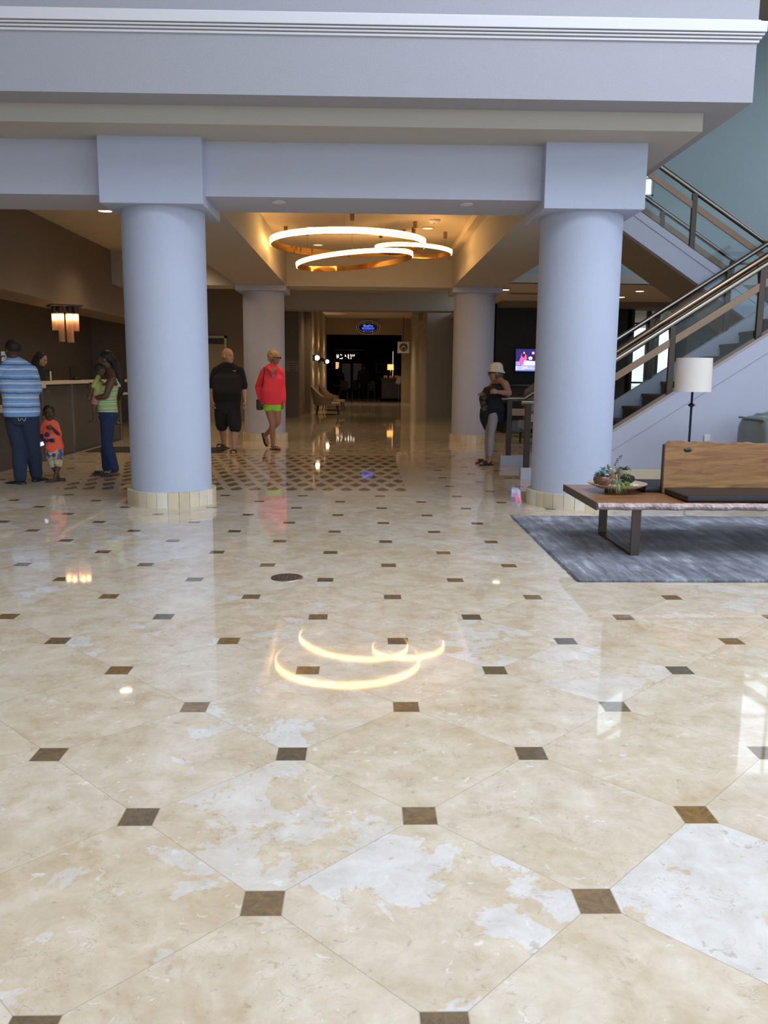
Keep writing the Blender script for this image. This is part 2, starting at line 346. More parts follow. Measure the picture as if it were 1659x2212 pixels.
S('wall_passage_right', [(1.95, 3.3, 27, 29, 0, 4.0), (2.15, 3.3, 29, 41.2, 0, 4.0), (1.86, 2.2, 30, 34, 3.2, 3.97)], 'soffit')
S('wall_restaurant_front', [(-1.9, 2.3, 41, 41.25, 3.2, 4.0), (1.75, 2.3, 41, 41.25, 0, 3.2)], 'beige_wall')
S('wall_passage_panels', [(-1.862, -1.84, 29.6, 40.9, 0, 3.95)], 'beige_wall')
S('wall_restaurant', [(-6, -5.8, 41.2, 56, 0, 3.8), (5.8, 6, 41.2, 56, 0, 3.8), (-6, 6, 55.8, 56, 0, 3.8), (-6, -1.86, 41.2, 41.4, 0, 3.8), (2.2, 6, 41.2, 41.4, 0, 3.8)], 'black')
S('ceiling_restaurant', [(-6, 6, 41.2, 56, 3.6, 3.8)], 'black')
# stair hall and lounge on the right
S('ceiling_lounge', [(2.64, 12.5, 16.3, 31, 3.07, 3.2)], 'ceil')
S('ceiling_lounge_front', [(2.64, 12.5, 16.28, 16.42, 3.07, 3.24)], 'soffit')
S('ceiling_beam_lounge', [(3.2, 12.4, 20.2, 20.85, 2.95, 3.08)], 'taupe')
WX0, WX1, WZ0, WZ1 = 4.2, 5.40, 4.68, 6.2
S('wall_stair_hall', [(2.64, 12.5, 16.4, 16.6, 3.1, WZ0), (2.64, WX0, 16.4, 16.6, WZ0, 7.6), (WX0, WX1, 16.4, 16.6, WZ1, 7.6), (WX1, 7.85, 16.4, 16.6, WZ0, 7.6), (7.85, 9.0, 16.4, 16.6, 7.0, 7.6), (9.0, 12.5, 16.4, 16.6, WZ0, 7.6)], 'teal')
S('window_1', [(WX0, WX1, 16.45, 16.5, WZ0, WZ0+.04), (WX0, WX0+.04, 16.45, 16.5, WZ0, WZ1), (WX1-.03, WX1, 16.45, 16.5, WZ0, WZ1), (WX0, WX1, 16.45, 16.5, 5.0, 5.03)], 'trim')
S('window_2', [(7.85, 9.0, 16.45, 16.5, 5.6, 5.66), (8.4, 8.45, 16.45, 16.5, 4.68, 7.0)], 'trim')
S('wall_mezzanine_side', [(2.45, 2.66, 11.4, 16.5, 3.7, 7.6)], 'teal')
S('ceiling_stair_hall', [(3.3, 12.5, 10.5, 16.6, 7.55, 7.7)], 'taupe')
S('ceiling_atrium', [(-9.2, 12.5, -8.2, -1.2, 9.0, 9.2), (-9.2, .4, -1.2, 12, 9.0, 9.2), (7.6, 12.5, -1.2, 10.6, 9.0, 9.2), (.4, 7.6, 6.2, 10.6, 9.0, 9.2), (3.3, 12.5, 10.4, 10.6, 7.6, 9.2)], 'ceil')
S('wall_right', [(9.2, 9.4, 7.0, 12.1, 0, 9.2), (9.2, 9.4, 12.1, 16.6, 0, 4.1), (9.2, 9.4, 12.1, 16.6, 7.1, 9.2), (9.2, 9.4, 15.9, 16.6, 4.1, 7.1), (9.2, 9.4, -8.2, 7.0, 0, 1.0), (9.2, 9.4, -8.2, 7.0, 7.4, 9.2), (9.2, 9.4, -8.2, -3, 1, 7.4)], 'wall')  # the high stair-hall opening is made up for the added fill light
S('wall_entrance', [(-9.2, -6.6, -8.2, -8, 0, 9.2), (6.6, 9.4, -8.2, -8, 0, 9.2), (-6.6, 6.6, -8.2, -8, 6.4, 9.2)], 'wall')
S('window_3', [(x, x+.08, -8.15, -8.05, 0, 6.4) for x in (-4.4, -2.2, 0, 2.2, 4.4)] + [(-6.6, 6.6, -8.15, -8.05, 2.5, 2.6)], 'bronze')
S('wall_lounge_black', [(2.9, 6.55, 21, 21.2, 0, 3.1), (2.9, 3.2, 21, 31, 0, 3.1)], 'black')
S('wall_lounge_return', [(6.45, 6.62, 21, 23, 0, 3.1)], 'black')
# lounge glazing
mul = [6.62, 6.98, 7.62, 7.86, 8.28]
S('window_4', [(x-.045, x+.045, 22.9, 23.05, 0, 3.1) for x in mul] + [(6.6, 8.4, 22.9, 23.05, z, z+.05) for z in (0, 1.15, 2.72)], 'bronze')
S('window_5', [(6.62, 8.28, 22.96, 22.975, .05, 3.05)], 'wglass')
S('wall_lounge_right', [(8.3, 12.5, 22.9, 23.1, 0, 3.1), (6.75, 9.3, 18.0, 18.12, 0, 1.75), (12.3, 12.5, 14, 23, 0, 3.1)], 'bronze')
S('wall_under_landing', [(6.18, 9.3, 14.28, 14.4, 0, 2.2)], 'teal')
S('door_2', [(6.05, 6.18, 14.26, 14.42, 0, 2.3)], 'plank')
S('ground_outside', [(-40, 60, 31, 120, -.1, -.02), (3.3, 60, 23.2, 31, -.1, -.02), (12.5, 60, -40, 31, -.1, -.02), (-40, 60, -60, -8.2, -.1, -.02)], mat('outdoor_paving', (.45, .47, .45), .9))
S('wall_outer', [(-9.2, -9.0, 8, 60, 0, 4.2), (3.3, 3.5, 31, 42, 0, 4.2)], 'taupe')
S('ceiling_slab', [(-9.2, 2.6, 11.45, 60, 4.15, 4.3), (2.6, 3.7, 23.2, 60, 4.15, 4.3)], 'taupe')
# ------------------------------------------------ stair wall, stone baseboard, staircase
def cap(x): return max(.15, .618+.65*(x-3.2))
SX = 2.05
S0 = MB().prism([(SX, 10.9, 0), (SX, 10.9, .15), (2.48, 10.9, .15), (6.1, 10.9, cap(6.1)), (9.2, 10.9, cap(6.1)), (9.2, 10.9, 0)], (0, .15, 0))
struct('wall_stair', S0, 'wall')
struct('trim_4', MB().prism([(SX-.01, 10.88, 0), (SX-.01, 10.88, .155), (2.48, 10.88, .155), (6.1, 10.88, cap(6.1)), (9.2, 10.88, cap(6.1)), (9.2, 10.88, cap(6.1)-.24), (6.1, 10.88, cap(6.1)-.24), (2.70, 10.88, .05), (2.6, 10.88, 0)], (0, .018, 0)), 'wall')
struct('trim_5', MB().prism([(2.47, 10.86, .152), (6.1, 10.86, cap(6.1)+.002), (9.2, 10.86, cap(6.1)+.002), (9.2, 10.86, cap(6.1)+.022), (6.1, 10.86, cap(6.1)+.022), (2.46, 10.86, .172)], (0, .21, 0)), mat('stringer_cap', (.42, .36, .31), .6))
S('baseboard_stair', [(2.75, 9.2, 10.862, 10.885, 0, .15)], 'stone')
stair = thing('staircase', 'carpeted switchback staircase rising behind the round column beside the stair wall', 'staircase', (2.05, 12.7, 0))
MB().prism([(SX, 12.6, 0), (SX, 12.6, .15), (2.48, 12.6, .15), (6.1, 12.6, cap(6.1)), (6.1, 12.6, 0)], (0, .13, 0)).build('stringer', 'wall', stair)
def ut(x): return 3.726-.65*(x-4.008)
for y, dd in ((12.76, .42), (14.12, .35)):
    MB().prism([(6.1, y, ut(6.1)), (6.1, y, ut(6.1)-.25), (5.9, y, ut(5.9)-dd), (2.72, y, ut(2.72)-dd), (2.72, y, ut(2.72))], (0, .13, 0)).build('stringer', 'wall', stair)
    MB().prism([(6.1, y-.015, ut(6.1)), (6.1, y-.015, ut(6.1)-.12), (2.72, y-.015, ut(2.72)-.12), (2.72, y-.015, ut(2.72))], (0, .02, 0)).build('stringer_band', 'wall', stair)
MB().prism([(6.0, 12.88, ut(6.0)-.34), (6.0, 12.88, ut(6.0)-.41), (2.72, 12.88, ut(2.72)-.41), (2.72, 12.88, ut(2.72)-.34)], (0, 1.38, 0)).build('soffit', mat('flight_soffit', (.30, .26, .20), .9), stair)
for i in range(13):
    x = 2.745+.28*i; z = .182*(i+1)
    MB().box(x-.02, x+.30 if i < 12 else x+.02, 11.05, 12.6, z-.045, z).box(x, x+.03, 11.05, 12.6, z-.19, z-.04).build('step', 'carpet', stair, bevel=.01)
MB().box(6.1, 7.9, 11.05, 14.25, 2.16, 2.366).build('landing', 'carpet', stair)
for i in range(11):
    x = 5.84-.28*i; z = 2.30+.182*(i+1)
    MB().box(x-.30, x+.02, 12.89, 14.12, z-.045, z).box(x-.03, x, 12.89, 14.12, z-.19, z-.04).build('step', 'carpet', stair, bevel=.01)
def railing(label, Y, path, posts, plank, glassp, hand=None, plank_gap=.25):
    r = thing('stair_railing', label, 'railing', (path[0][0], Y, path[0][1]-.9), 'glass and bronze railings of the staircase')
    MB().tube([(x, Y, z) for x, z in path], .036, seg=16, cap=False).build('top_rail', 'steel', r, smooth=40)
    if hand:
        MB().tube([(x, hand, z) for x, z in [(a, b+.078) for a, b in path[1:3]]], .040, seg=14).build('handrail', 'brass', r, smooth=40)
        for x, zb, zt in posts[1:]:
            MB().tube([(x, Y+.02, zt-.20), (x, (Y+hand)/2, zt-.2), (x, hand, zt+.05)], .012, seg=8).ell((x, Y+.03, zt-.2), (.03, .02, .03)).build('bracket', 'blackp', r, smooth=40)
    for x, zb, zt in posts: MB().box(x-.038, x+.038, Y-.036, Y+.014, zb, zt).build('post', 'bronze', r, bevel=.003)
    for a, b in plank:
        MB().prism([(a[0], Y-.032, a[1]-.052), (a[0], Y-.032, a[1]+.052), (b[0], Y-.032, b[1]+.052), (b[0], Y-.032, b[1]-.052)], (0, .022, 0)).build('plank', 'plank', r, bevel=.004)
    for q in glassp: MB().prism([(x, Y-.004, z) for x, z in q], (0, .008, 0)).build('glass_panel', 'glass', r)
    return r
def rz(x): return 1.545+.65*(x-3.22)
XP = [3.05, 3.95, 5.06, 6.02]
for Y, lab, hand in ((10.96, 'lower stair railing on top of the stair wall behind the lamp', 11.10), (12.67, 'lower stair railing the woman in the sun hat leans on', None)):
    xp = XP if hand else [3.2, 4.25, 5.35, 6.02]
    pts = [(2.12 if hand else 2.17, .15, .98)] + [(x, cap(x), rz(x)-.03) for x in xp]
    q = [[(2.2, .2), (2.2, .93), (2.38, .93), (xp[0]-.06, rz(xp[0]-.06)-.08), (xp[0]-.06, cap(xp[0]-.06)+.05), (2.5, .22)]] + [[(a+.06, cap(a+.06)+.05), (a+.06, rz(a+.06)-.08), (b-.06, rz(b-.06)-.08), (b-.06, cap(b-.06)+.05)] for a, b in zip(xp[:-1], xp[1:])]
    railing(lab, Y, [(2.03, 1.0), (2.39, 1.0), (6.1, rz(6.1)), (7.8, rz(6.1))], pts, [((2.14, .80), (2.40, .80)), ((2.40, .80), (6.05, rz(6.05)-.25))], q, hand)
def uz(x): return 4.288-.64*(x-4.414)
def vz(x): return 4.173-.64*(x-4.585)
for Y, lab, f in ((12.82, 'upper stair railing on the nearer side of the upper flight', uz), (14.18, 'upper stair railing on the far side of the upper flight', vz)):
    xp = [3.65, 4.823, 6.03]
    railing(lab, Y, [(3.0, f(3.0)), (6.1, f(6.1))] + ([(7.8, f(6.1)-.02)] if Y > 14 else []), [(x, ut(x)-.05, f(x)-.03) for x in xp], [((3.0, f(3.0)-.21), (6.05, f(6.05)-.21))],
            [[(a+.05, ut(a+.05)+.04), (a+.05, f(a+.05)-.06), (b-.05, f(b-.05)-.06), (b-.05, ut(b-.05)+.04)] for a, b in zip(xp[:-1], xp[1:])], None)
# the round boss on the near post's plank
# ------------------------------------------------ columns
colp = [(-2.025, 8.83, 'nearer round blue-white column beside the reception side, woman with baby behind it'), (2.184, 8.83, 'nearer round blue-white column behind the wooden bench'),
        (-2.02, 17.2, 'farther round column behind the woman in the coral jacket'), (2.18, 17.2, 'farther round column behind the woman in the sun hat')]
cm = mat('column_paint', (.44, .49, .62), .8, var=.02, bump=.35, bscale=120)
def column(x, y, lab, first=[]):
    t = thing('column', lab, 'column', (x, y, 0), 'round columns with stone plinths')
    MB().lathe([(.41, .15), (.41, 2.925)], (x, y, 0), 72).build('shaft', cm, t, smooth=50)
    MB().box(x-.485, x+.485, y-.485, y+.485, 2.92, 3.54).build('capital', cm, t, bevel=.006)
    n = 26
    for k in range(n):
        a0, a1 = 2*math.pi*k/n, 2*math.pi*(k+1)/n; mb = MB(); o = []
        for a in [a0+.004+(a1-a0-.008)*j/4 for j in range(5)]: o.append((math.cos(a), math.sin(a)))
        poly = [(x+.40*c, y+.40*s_, 0) for c, s_ in o[::-1]] + [(x+.455*c, y+.455*s_, 0) for c, s_ in o]
        mb.prism(poly, (0, 0, .155)); mb.build('plinth_tile', STONES[k*7 % 5], t)
STONES = [mat('plinth_stone', c, .4, var=.12, scale=9) for c in ((.60, .51, .35), (.66, .60, .47), (.54, .46, .32), (.70, .66, .56), (.62, .54, .42))]
for c in colp: column(*c)
# ------------------------------------------------ ceiling fittings
def fit(mk, pts, z, cat, group, labels):
    for (px, py), lb in zip(pts, labels):
        d = AF + AR*((px-829.5)/FOC) - AU*((py-1106)/FOC); p = d*((z-EYE)/d.z) + V((0, 0, EYE)); mk(p, lb, cat, group)
def downlight(lens, r=.075):
    def f(p, lb, cat, group):
        t = thing('downlight', lb, cat, (p.x, p.y, p.z-.012), group)
        MB().lathe([(r, .012), (r*1.22, .010), (r*1.25, 0), (r, -.002), (r, .012)], (p.x, p.y, p.z-.012), 28).build('ring', 'trim', t, smooth=40)
        MB().lathe([(r, .006), (r, .002)], (p.x, p.y, p.z-.012), 28).build('lens', lens, t)
    return f
fit(downlight('downdim', .085), [(673, 490), (924, 492), (687, 528)], 3.652, 'downlight', 'downlights in the coffered ceiling', ['dim downlight left of the ring chandelier near its canisters', 'dim downlight above the small ring, beside the smoke detector', 'dim downlight seen through the largest ring'])
fit(downlight('down', .095), [(227, 454)], 3.653, 'downlight', None, ['bright downlight at the top of the round column on the reception side'])
fit(downlight('down', .07), [(724, 636), (868, 637)], 3.652, 'downlight', 'downlights before the passage', ['lit downlight left of the ceiling vent before the passage', 'lit downlight right of the ceiling vent before the passage'])
fit(downlight('down', .085), [(1091, 625), (1382, 628), (1341, 641)], 3.07, 'downlight', 'downlights in the lounge ceiling', ['lit downlight in the ceiling before the black television wall', 'lit downlight under the upper stair flight, farther from the column', 'lit downlight under the upper stair flight, touching the column edge'])
fit(downlight('trim', .055), [(602, 435), (1008, 440)], 3.02, 'downlight', 'unlit fittings under the front beam', ['small unlit white fitting under the front beam, left of the chandelier', 'small unlit white fitting under the front beam, right of the chandelier'])
def smoke(p, lb, cat, group):
    t = thing('smoke_detector', lb, cat, (p.x, p.y, p.z-.05)); MB().lathe([(.09, .05), (.09, .03), (.06, .005), (.03, 0)], (p.x, p.y, p.z-.05), 24).build('housing', 'trim', t, smooth=40); MB().lathe([(.012, .0), (.012, -.006)], (p.x, p.y, p.z-.05), 12).build('lens', 'blackp', t)
fit(smoke, [(938, 475)], 3.652, 'smoke detector', None, ['round white smoke detector on the coffered ceiling'])
def vent(p, lb, cat, group):
    t = thing('ceiling_vent', lb, cat, (p.x, p.y, p.z-.02)); MB().box(p.x-.5, p.x+.5, p.y-.15, p.y+.15, p.z-.02, p.z).build('frame', 'ceil', t)
    for k in range(5): MB().box(p.x-.46, p.x+.46, p.y-.12+.055*k, p.y-.10+.055*k, p.z-.028, p.z-.018).build('slat', 'taupe', t)
fit(vent, [(795, 632)], 3.652, 'vent', None, ['slatted air vent in the ceiling before the passage'])
fit(vent, [(1150, 632)], 3.07, 'vent', None, ['slatted air vent in the lounge ceiling before the television wall'])
# ------------------------------------------------ ring chandelier
ch = thing('ring_chandelier', 'three overlapping gold ring lights hanging in the coffered ceiling', 'chandelier', (0, 13.2, 3.3))
def ring(c, r, hgt, tilt, az, strip='led'):
    q = Matrix.Rotation(az, 3, 'Z') @ Matrix.Rotation(tilt, 3, 'Y') @ Matrix.Rotation(-az, 3, 'Z'); c = V(c); n = 96; h = hgt/2
    def band(prof):
        secs = []
        for i in range(n):
            a = 2*math.pi*i/n; secs.append([q @ V((rr*math.cos(a), rr*math.sin(a), z)) + c for rr, z in prof])
        secs.append(secs[0]); mb = MB(); k = len(prof); vs = [p for s_ in secs[:-1] for p in s_]
        fs = [(i*k+j, i*k+(j+1) % k, ((i+1) % n)*k+(j+1) % k, ((i+1) % n)*k+j) for i in range(n) for j in range(k)]
        return mb.add(vs, fs)
    band([(r-.012, -h), (r+.0, -h), (r+.0, h), (r-.012, h)]).build('ring', 'gold', ch, smooth=40)
    band([(r+.001, -h+.006), (r+.014, -h+.008), (r+.014, h-.008), (r+.001, h-.006)]).build('light_strip', strip, ch, smooth=40)
    for k in range(3):
        a = az+.5+2*math.pi*k/3; p = q @ V((r*math.cos(a), r*math.sin(a), h)) + c
        MB().cyl(p, (p.x, p.y, 3.652), .0025, 6).build('cable', 'steel', ch)
        MB().lathe([(.032, 0), (.032, -.10)], (p.x, p.y, 3.652), 16).build('canister', 'brass', ch, smooth=40)
ring((at(752, 525, 13.4).x, 13.35, at(752, 525, 13.35).z), 1.175, .10, .0, 0)
ring((at(766, 562, 13.7).x, 13.7, at(766, 562, 13.7).z), .91, .08, -.10, .0)
ring((at(893, 541, 14.0).x, 14.0, at(893, 541, 14.0).z), .61, .075, .05, 0)
# ------------------------------------------------ warm interior spots: ceiling downlights, plus fills added to brighten dim areas
for i, (x, y, z, p_) in enumerate([(-3.8, 11.0, 3.6, 90), (-3.5, 12.7, 3.6, 90), (-4.0, 14.6, 3.6, 90), (-3.3, 16.4, 3.6, 90), (-3.8, 18.6, 3.6, 90), (-4.4, 20.6, 3.6, 60), (-6.4, 13, 2.95, 80), (-1.5, 22.6, 3.6, 80), (1.5, 22.6, 3.6, 60), (-.9, 28.4, 3.9, 170), (-.9, 19.8, 3.6, 60), (1.0, 20, 3.6, 60), (0, 33, 3.9, 110), (-.9, 15.2, 3.6, 60), (1.1, 15.2, 3.6, 50), (.2, 38.2, 3.9, 330), (4.2, 18, 3.0, 70), (5.8, 18.5, 3.0, 80), (7.6, 20, 3.0, 60), (0, 45, 3.5, 20), (-4.2, 21.5, 3.6, 70)]):
    warm('downlight_fill', (x, y, z), .12, p_)
# ================================================================= FURNITURE AND THINGS
# ---- rug
rug = MB().box(1.42, 5.6, 5.38, 7.94, .0, .018).build('rug', 'rug', bevel=.006, origin=(1.42, 5.38, 0)); tag(rug, 'blue-grey mottled rug lying under the wooden bench', 'rug')
fr = MB(); random.seed(3)
for i in range(260):
    y = 5.4+2.52*i/260; fr.box(1.405+random.random()*.01, 1.425, y, y+.006, .001, .010)
fr.build('fringe', 'rug', rug)
# ---- bench
BT = .435
bench = thing('bench', 'long wooden plank bench with live edge, board back and metal loop legs on the rug', 'bench', (1.7, 6.02, .018))
bm_ = MB(); n = 60; x0, x1 = 1.70, 4.5; secs = []
random.seed(11)
for i in range(n+1):
    x = x0+(x1-x0)*i/n; w_ = .012*math.sin(i*.9)+.009*math.sin(i*2.3+1); secs.append([(x, 6.03+w_*.6, BT), (x, 7.05, BT), (x, 7.05, BT-.055), (x, 6.045+w_, BT-.055), (x, 6.025+w_, BT-.03)])
bm_.rings(secs); bm_.build('plank_top', 'walnut', bench, bevel=.003)
bk = MB(); secs = []
for i in range(n*3+1):
    x = x0+.004+(x1-x0-.01)*i/(n*3); w_ = .012*math.sin(i*.3)+.009*math.sin(i*.77+1)+.006*random.random()
    secs.append([(x, 6.03+w_*.6, BT-.002), (x, 6.018+w_*.7-.006*random.random(), BT-.012), (x, 6.012+w_*.8-.008*random.random(), BT-.028), (x, 6.02+w_-.006*random.random(), BT-.044), (x, 6.05+w_, BT-.058), (x, 6.06, BT-.02)])
bk.rings(secs); bk.build('bark_edge', 'bark', bench)
MB().box(1.688, 1.70, 6.02, 7.055, BT-.056, BT+.001).build('end_plate', 'leg', bench, bevel=.002)
for x in (2.03, 4.2):
    f = MB(); f.box(x-.034, x+.034, 6.135, 6.155, .018, BT-.056).box(x-.034, x+.034, 7.0, 7.02, .018, BT-.056).box(x-.034, x+.034, 6.155, 7.0, .018, .036); f.build('loop_leg', 'leg', bench, bevel=.002)
bb = MB(); secs = []
for i in range(n+1):
    x = 2.35+(x1-2.35)*i/n; z = .838+.006*math.sin(i*.8)+.004*math.sin(i*2.1)-(.018 if i == 0 else 0)+.012*math.exp(-((i-5)/4)**2)
    secs.append([(x, 6.52, BT), (x, 6.56, BT), (x, 6.56, z), (x, 6.52, z-.004)])
bb.rings(secs); board = bb.build('backrest', 'boardw', bench, bevel=.003)
MB().box(2.352, x1, 6.5175, 6.53, BT+.05, BT+.150).build('lower_plank', wood_mat('backrest_wood_light', (.22, .10, .035), (.50, .28, .11), (.8, 4, 7), .4), board)
MB().box(2.342, 2.35, 6.518, 6.562, BT, .822).build('edge', 'darkwood', bench)
kx = at(1486, 972, 6.519); MB().ell((kx.x, 6.522, kx.z), (.034, .010, .018)).ell((kx.x-.012, 6.519, kx.z-.002), (.016, .01, .009)).build('knot_hole', 'blackp', board, smooth=True)
def cushion(xa, xb, ya, yb, lab):
    m_ = MB(); nx, ny = 24, 8; g = []
    o = thing('seat_cushion', lab, 'cushion', (xa, ya, BT), 'flat black seat cushions on the bench')
    MB().box(xa, xb, ya, yb, BT+.001, BT+.05).build('cover', 'cushion', o, bevel=.018, seg=4, smooth=60)
    MB().tube([(xa+.012, ya+.004, BT+.043), (xb, ya+.004, BT+.043)], .004, seg=6).tube([(xa+.004, ya+.012, BT+.043), (xa+.004, yb-.01, BT+.043)], .004, seg=6).build('piping', 'cushion', o, smooth=True)
cushion(2.36, 4.48, 6.04, 6.515, 'flat black cushion on the bench seat in front of the wooden back')
cushion(2.22, 4.48, 6.565, 7.06, 'flat black cushion on the bench seat behind the wooden back')
# ---- footed dish with plants
px_, py_ = at(1333, 1048, 6.62).x, 6.62
dish = thing('footed_dish', 'wide shallow footed pottery dish of plants on the bench end', 'dish', (px_, py_, BT))
tan = mat('speckled_pottery', (.50, .39, .28), .5, var=.25, scale=40)
MB().lathe([(.0, .045), (.09, .046), (.165, .052), (.225, .070), (.232, .072), (.228, .064), (.16, .036), (.10, .03), (0, .03)], (px_, py_, BT), 64).build('dish', tan, dish, smooth=50)
MB().lathe([(.095, .001), (.095, .034), (.08, .034), (.08, .001)], (px_, py_, BT), 48).build('foot', mat('dark_clay', (.10, .05, .035), .6), dish, smooth=50)
MB().lathe([(.160, .050), (.166, .056), (.170, .053), (.166, .049)], (px_, py_, BT), 48).build('rim_line', 'desktop', dish, smooth=50)
DZ = BT+.05
def leafy(mb, c, n_, L, wd, up, curl, rnd, seg=4, thick=.25):
    for i in range(n_):
        a = i*2.399+rnd.random()*.5; e = up[0]+(up[1]-up[0])*rnd.random(); l = L*(.7+.5*rnd.random()); pts = []
        for k in range(seg+1):
            t = k/seg; r = l*t*math.cos(e-curl*t*t); z = l*t*math.sin(e-curl*t*t); pts.append(V(c)+V((r*math.cos(a), r*math.sin(a), z)))
        rr = [wd*max(.12, math.sin(math.pi*(.12+.85*k/seg))) for k in range(seg+1)]
        mb.tube(pts, rr, seg=6, flat=thick, smooth=2, hint=(-math.sin(a), math.cos(a), 0))
    return mb
teal_leaf = mat('blue_green_succulent', (.14, .24, .21), .5, var=.35, scale=30); dk_leaf = mat('dark_green_leaf', (.035, .055, .035), .5, var=.4, scale=30)
lime = mat('lime_moss', (.20, .34, .06), .8, var=.35, scale=60); airg = mat('air_plant_green', (.28, .34, .16), .6, var=.3)
rd = random.Random(5)
q = at(1302, 1030, 6.60)
pot = thing('potted_succulent', 'blue-green succulent in a round copper-brown bowl on the footed dish', 'succulent', (q.x, 6.60, DZ))
MB().lathe([(0, 0), (.03, 0), (.062, .018), (.074, .045), (.068, .073), (.058, .08), (.054, .075), (.06, .05), (.05, .06), (0, .06)], (q.x, 6.60, DZ), 40).build('bowl', mat('copper_glaze', (.13, .055, .03), .3, var=.5, scale=14), pot, smooth=50)
mb = MB()
for (dx, dy, dz) in ((0, 0, .08), (-.04, .01, .085), (.035, -.01, .10), (.01, .03, .115), (-.015, -.03, .10)): leafy(mb, (q.x+dx, 6.60+dy, DZ+dz), 13, .042, .009, (.1, 1.4), .5, rd, thick=.4)
mb.build('leaves', teal_leaf, pot, smooth=True)
q = at(1349, 1010, 6.72)
pot = thing('potted_haworthia', 'dark spiky plant in a tall speckled beige pot on the footed dish', 'potted plant', (q.x, 6.72, DZ))
MB().lathe([(0, 0), (.047, 0), (.058, .118), (.053, .118), (.05, .105), (0, .105)], (q.x, 6.72, DZ), 40).build('pot', mat('beige_speckle_pot', (.42, .36, .27), .5, var=.2, scale=70), pot, smooth=50)
leafy(MB(), (q.x, 6.72, DZ+.108), 18, .072, .007, (.05, 1.3), .9, rd, thick=.5).build('leaves', dk_leaf, pot, smooth=True)
q = at(1329, 1010, 6.70)
fl = thing('flower_stem', 'thin branching flower stalk rising beside the beige pot', 'plant', (q.x, 6.70, DZ)); mb = MB()
st = [(q.x, 6.70, DZ), (q.x+.01, 6.70, DZ+.10), (q.x+.002, 6.70, DZ+.16), (q.x+.028, 6.70, DZ+.205), (q.x+.05, 6.70, DZ+.235)]
mb.tube(st, [.002]*5, seg=6, smooth=4).build('stalk', dk_leaf, fl)
mb = MB()
for k in range(16):
    t = .45+.55*k/16; i = min(3, int(t*4)); p = V(st[i]).lerp(V(st[i+1]), t*4-i); mb.ell(p+V((rd.uniform(-.016, .016), rd.uniform(-.01, .01), rd.uniform(-.004, .01))), (.0055, .003, .0035), seg=6, rows=4)
leafy(mb, (q.x, 6.70, DZ+.07), 7, .055, .006, (.6, 1.4), .3, rd).build('leaves', dk_leaf, fl, smooth=True)
q = at(1322, 1018, 6.66)
dw = MB().tube([(q.x+.03, 6.66, DZ), (q.x+.012, 6.665, DZ+.06), (q.x-.012, 6.66, DZ+.11), (q.x-.038, 6.65, DZ+.155)], [.03, .026, .022, .010], seg=9, smooth=3, flat=.7)
for i in range(len(dw.v)): dw.v[i] += V((rd.uniform(-.003, .003), rd.uniform(-.003, .003), rd.uniform(-.003, .003)))
d_ = dw.build('driftwood', mat('driftwood_brown', (.20, .13, .09), .9, var=.4, scale=25, bump=.8, bscale=60), origin=(q.x+.03, 6.66, DZ)); tag(d_, 'upright piece of rough driftwood between bowl and beige pot', 'driftwood')
mb = MB()
for k in range(22): mb.ell((q.x-.028+rd.uniform(-.016, .02), 6.648, DZ+.115+rd.uniform(-.02, .022)), (.005, .005, .004), seg=6, rows=4)
mb.build('lichen', 'paper', d_)
q = at(1356, 1038, 6.58)
rk = MB().ell((q.x, 6.58, DZ+.058), (.058, .04, .032), seg=20, rows=14)
for i in range(len(rk.v)): rk.v[i] += V((rd.uniform(-.006, .006), rd.uniform(-.005, .005), rd.uniform(-.006, .006)))
rk.tube([(q.x-.03, 6.6, DZ), (q.x-.02, 6.59, DZ+.05)], [.02, .02], seg=7)
r_ = rk.build('charred_wood', mat('charred_wood', (.022, .018, .015), .8, var=.4, scale=30, bump=.8, bscale=50), origin=(q.x, 6.58, DZ)); tag(r_, 'gnarled black wood knot lying on the footed dish', 'wood knot')
q = at(1332, 1052, 6.415)
mb = MB(); leafy(mb, (q.x, 6.415, DZ+.038), 38, .085, .0026, (-.6, 1.3), .9, rd, thick=.6)
o = mb.build('air_plant', airg, origin=(q.x, 6.415, DZ+.03), smooth=True); tag(o, 'wispy green air plant trailing over the dish front', 'air plant')
q = at(1353, 1054, 6.47)
mb = MB(); leafy(mb, (q.x, 6.47, DZ+.012), 90, .042, .0042, (.1, 1.5), .2, rd, thick=.7)
o = mb.build('moss_tuft', lime, origin=(q.x, 6.5, DZ), smooth=True); tag(o, 'bright lime green moss tuft at the dish front', 'moss')
q = at(1352, 1012, 6.62)
mb = MB(); leafy(mb, (q.x, 6.62, DZ+.06), 60, .042, .003, (.5, 1.5), .1, rd, thick=.7); leafy(mb, (q.x-.004, 6.56, DZ+.075), 26, .03, .004, (.0, 1.0), .5, rd, thick=.5)
o = mb.build('moss_sprig', mat('green_sprig', (.09, .17, .035), .8, var=.4, scale=60), origin=(q.x, 6.62, DZ+.05), smooth=True); tag(o, 'green feathery sprig in front of the beige pot', 'sprig')
for i, (a, b) in enumerate(((1286, 1047), (1291, 1042), (1371, 1043), (1376, 1048), (1369, 1049))):
    q = at(a, b, 6.56); o = MB().ell((q.x, 6.56, DZ+.009), (.012, .010, .009), seg=8, rows=6).build('pebble', 'desktop', origin=(q.x, 6.56, DZ), smooth=True)
    tag(o, 'small pale pebble by the copper bowl on the dish' if i < 2 else 'small pale pebble by the right rim of the dish', 'pebble', 'pebbles by the bowl' if i < 2 else 'pebbles by the rim')
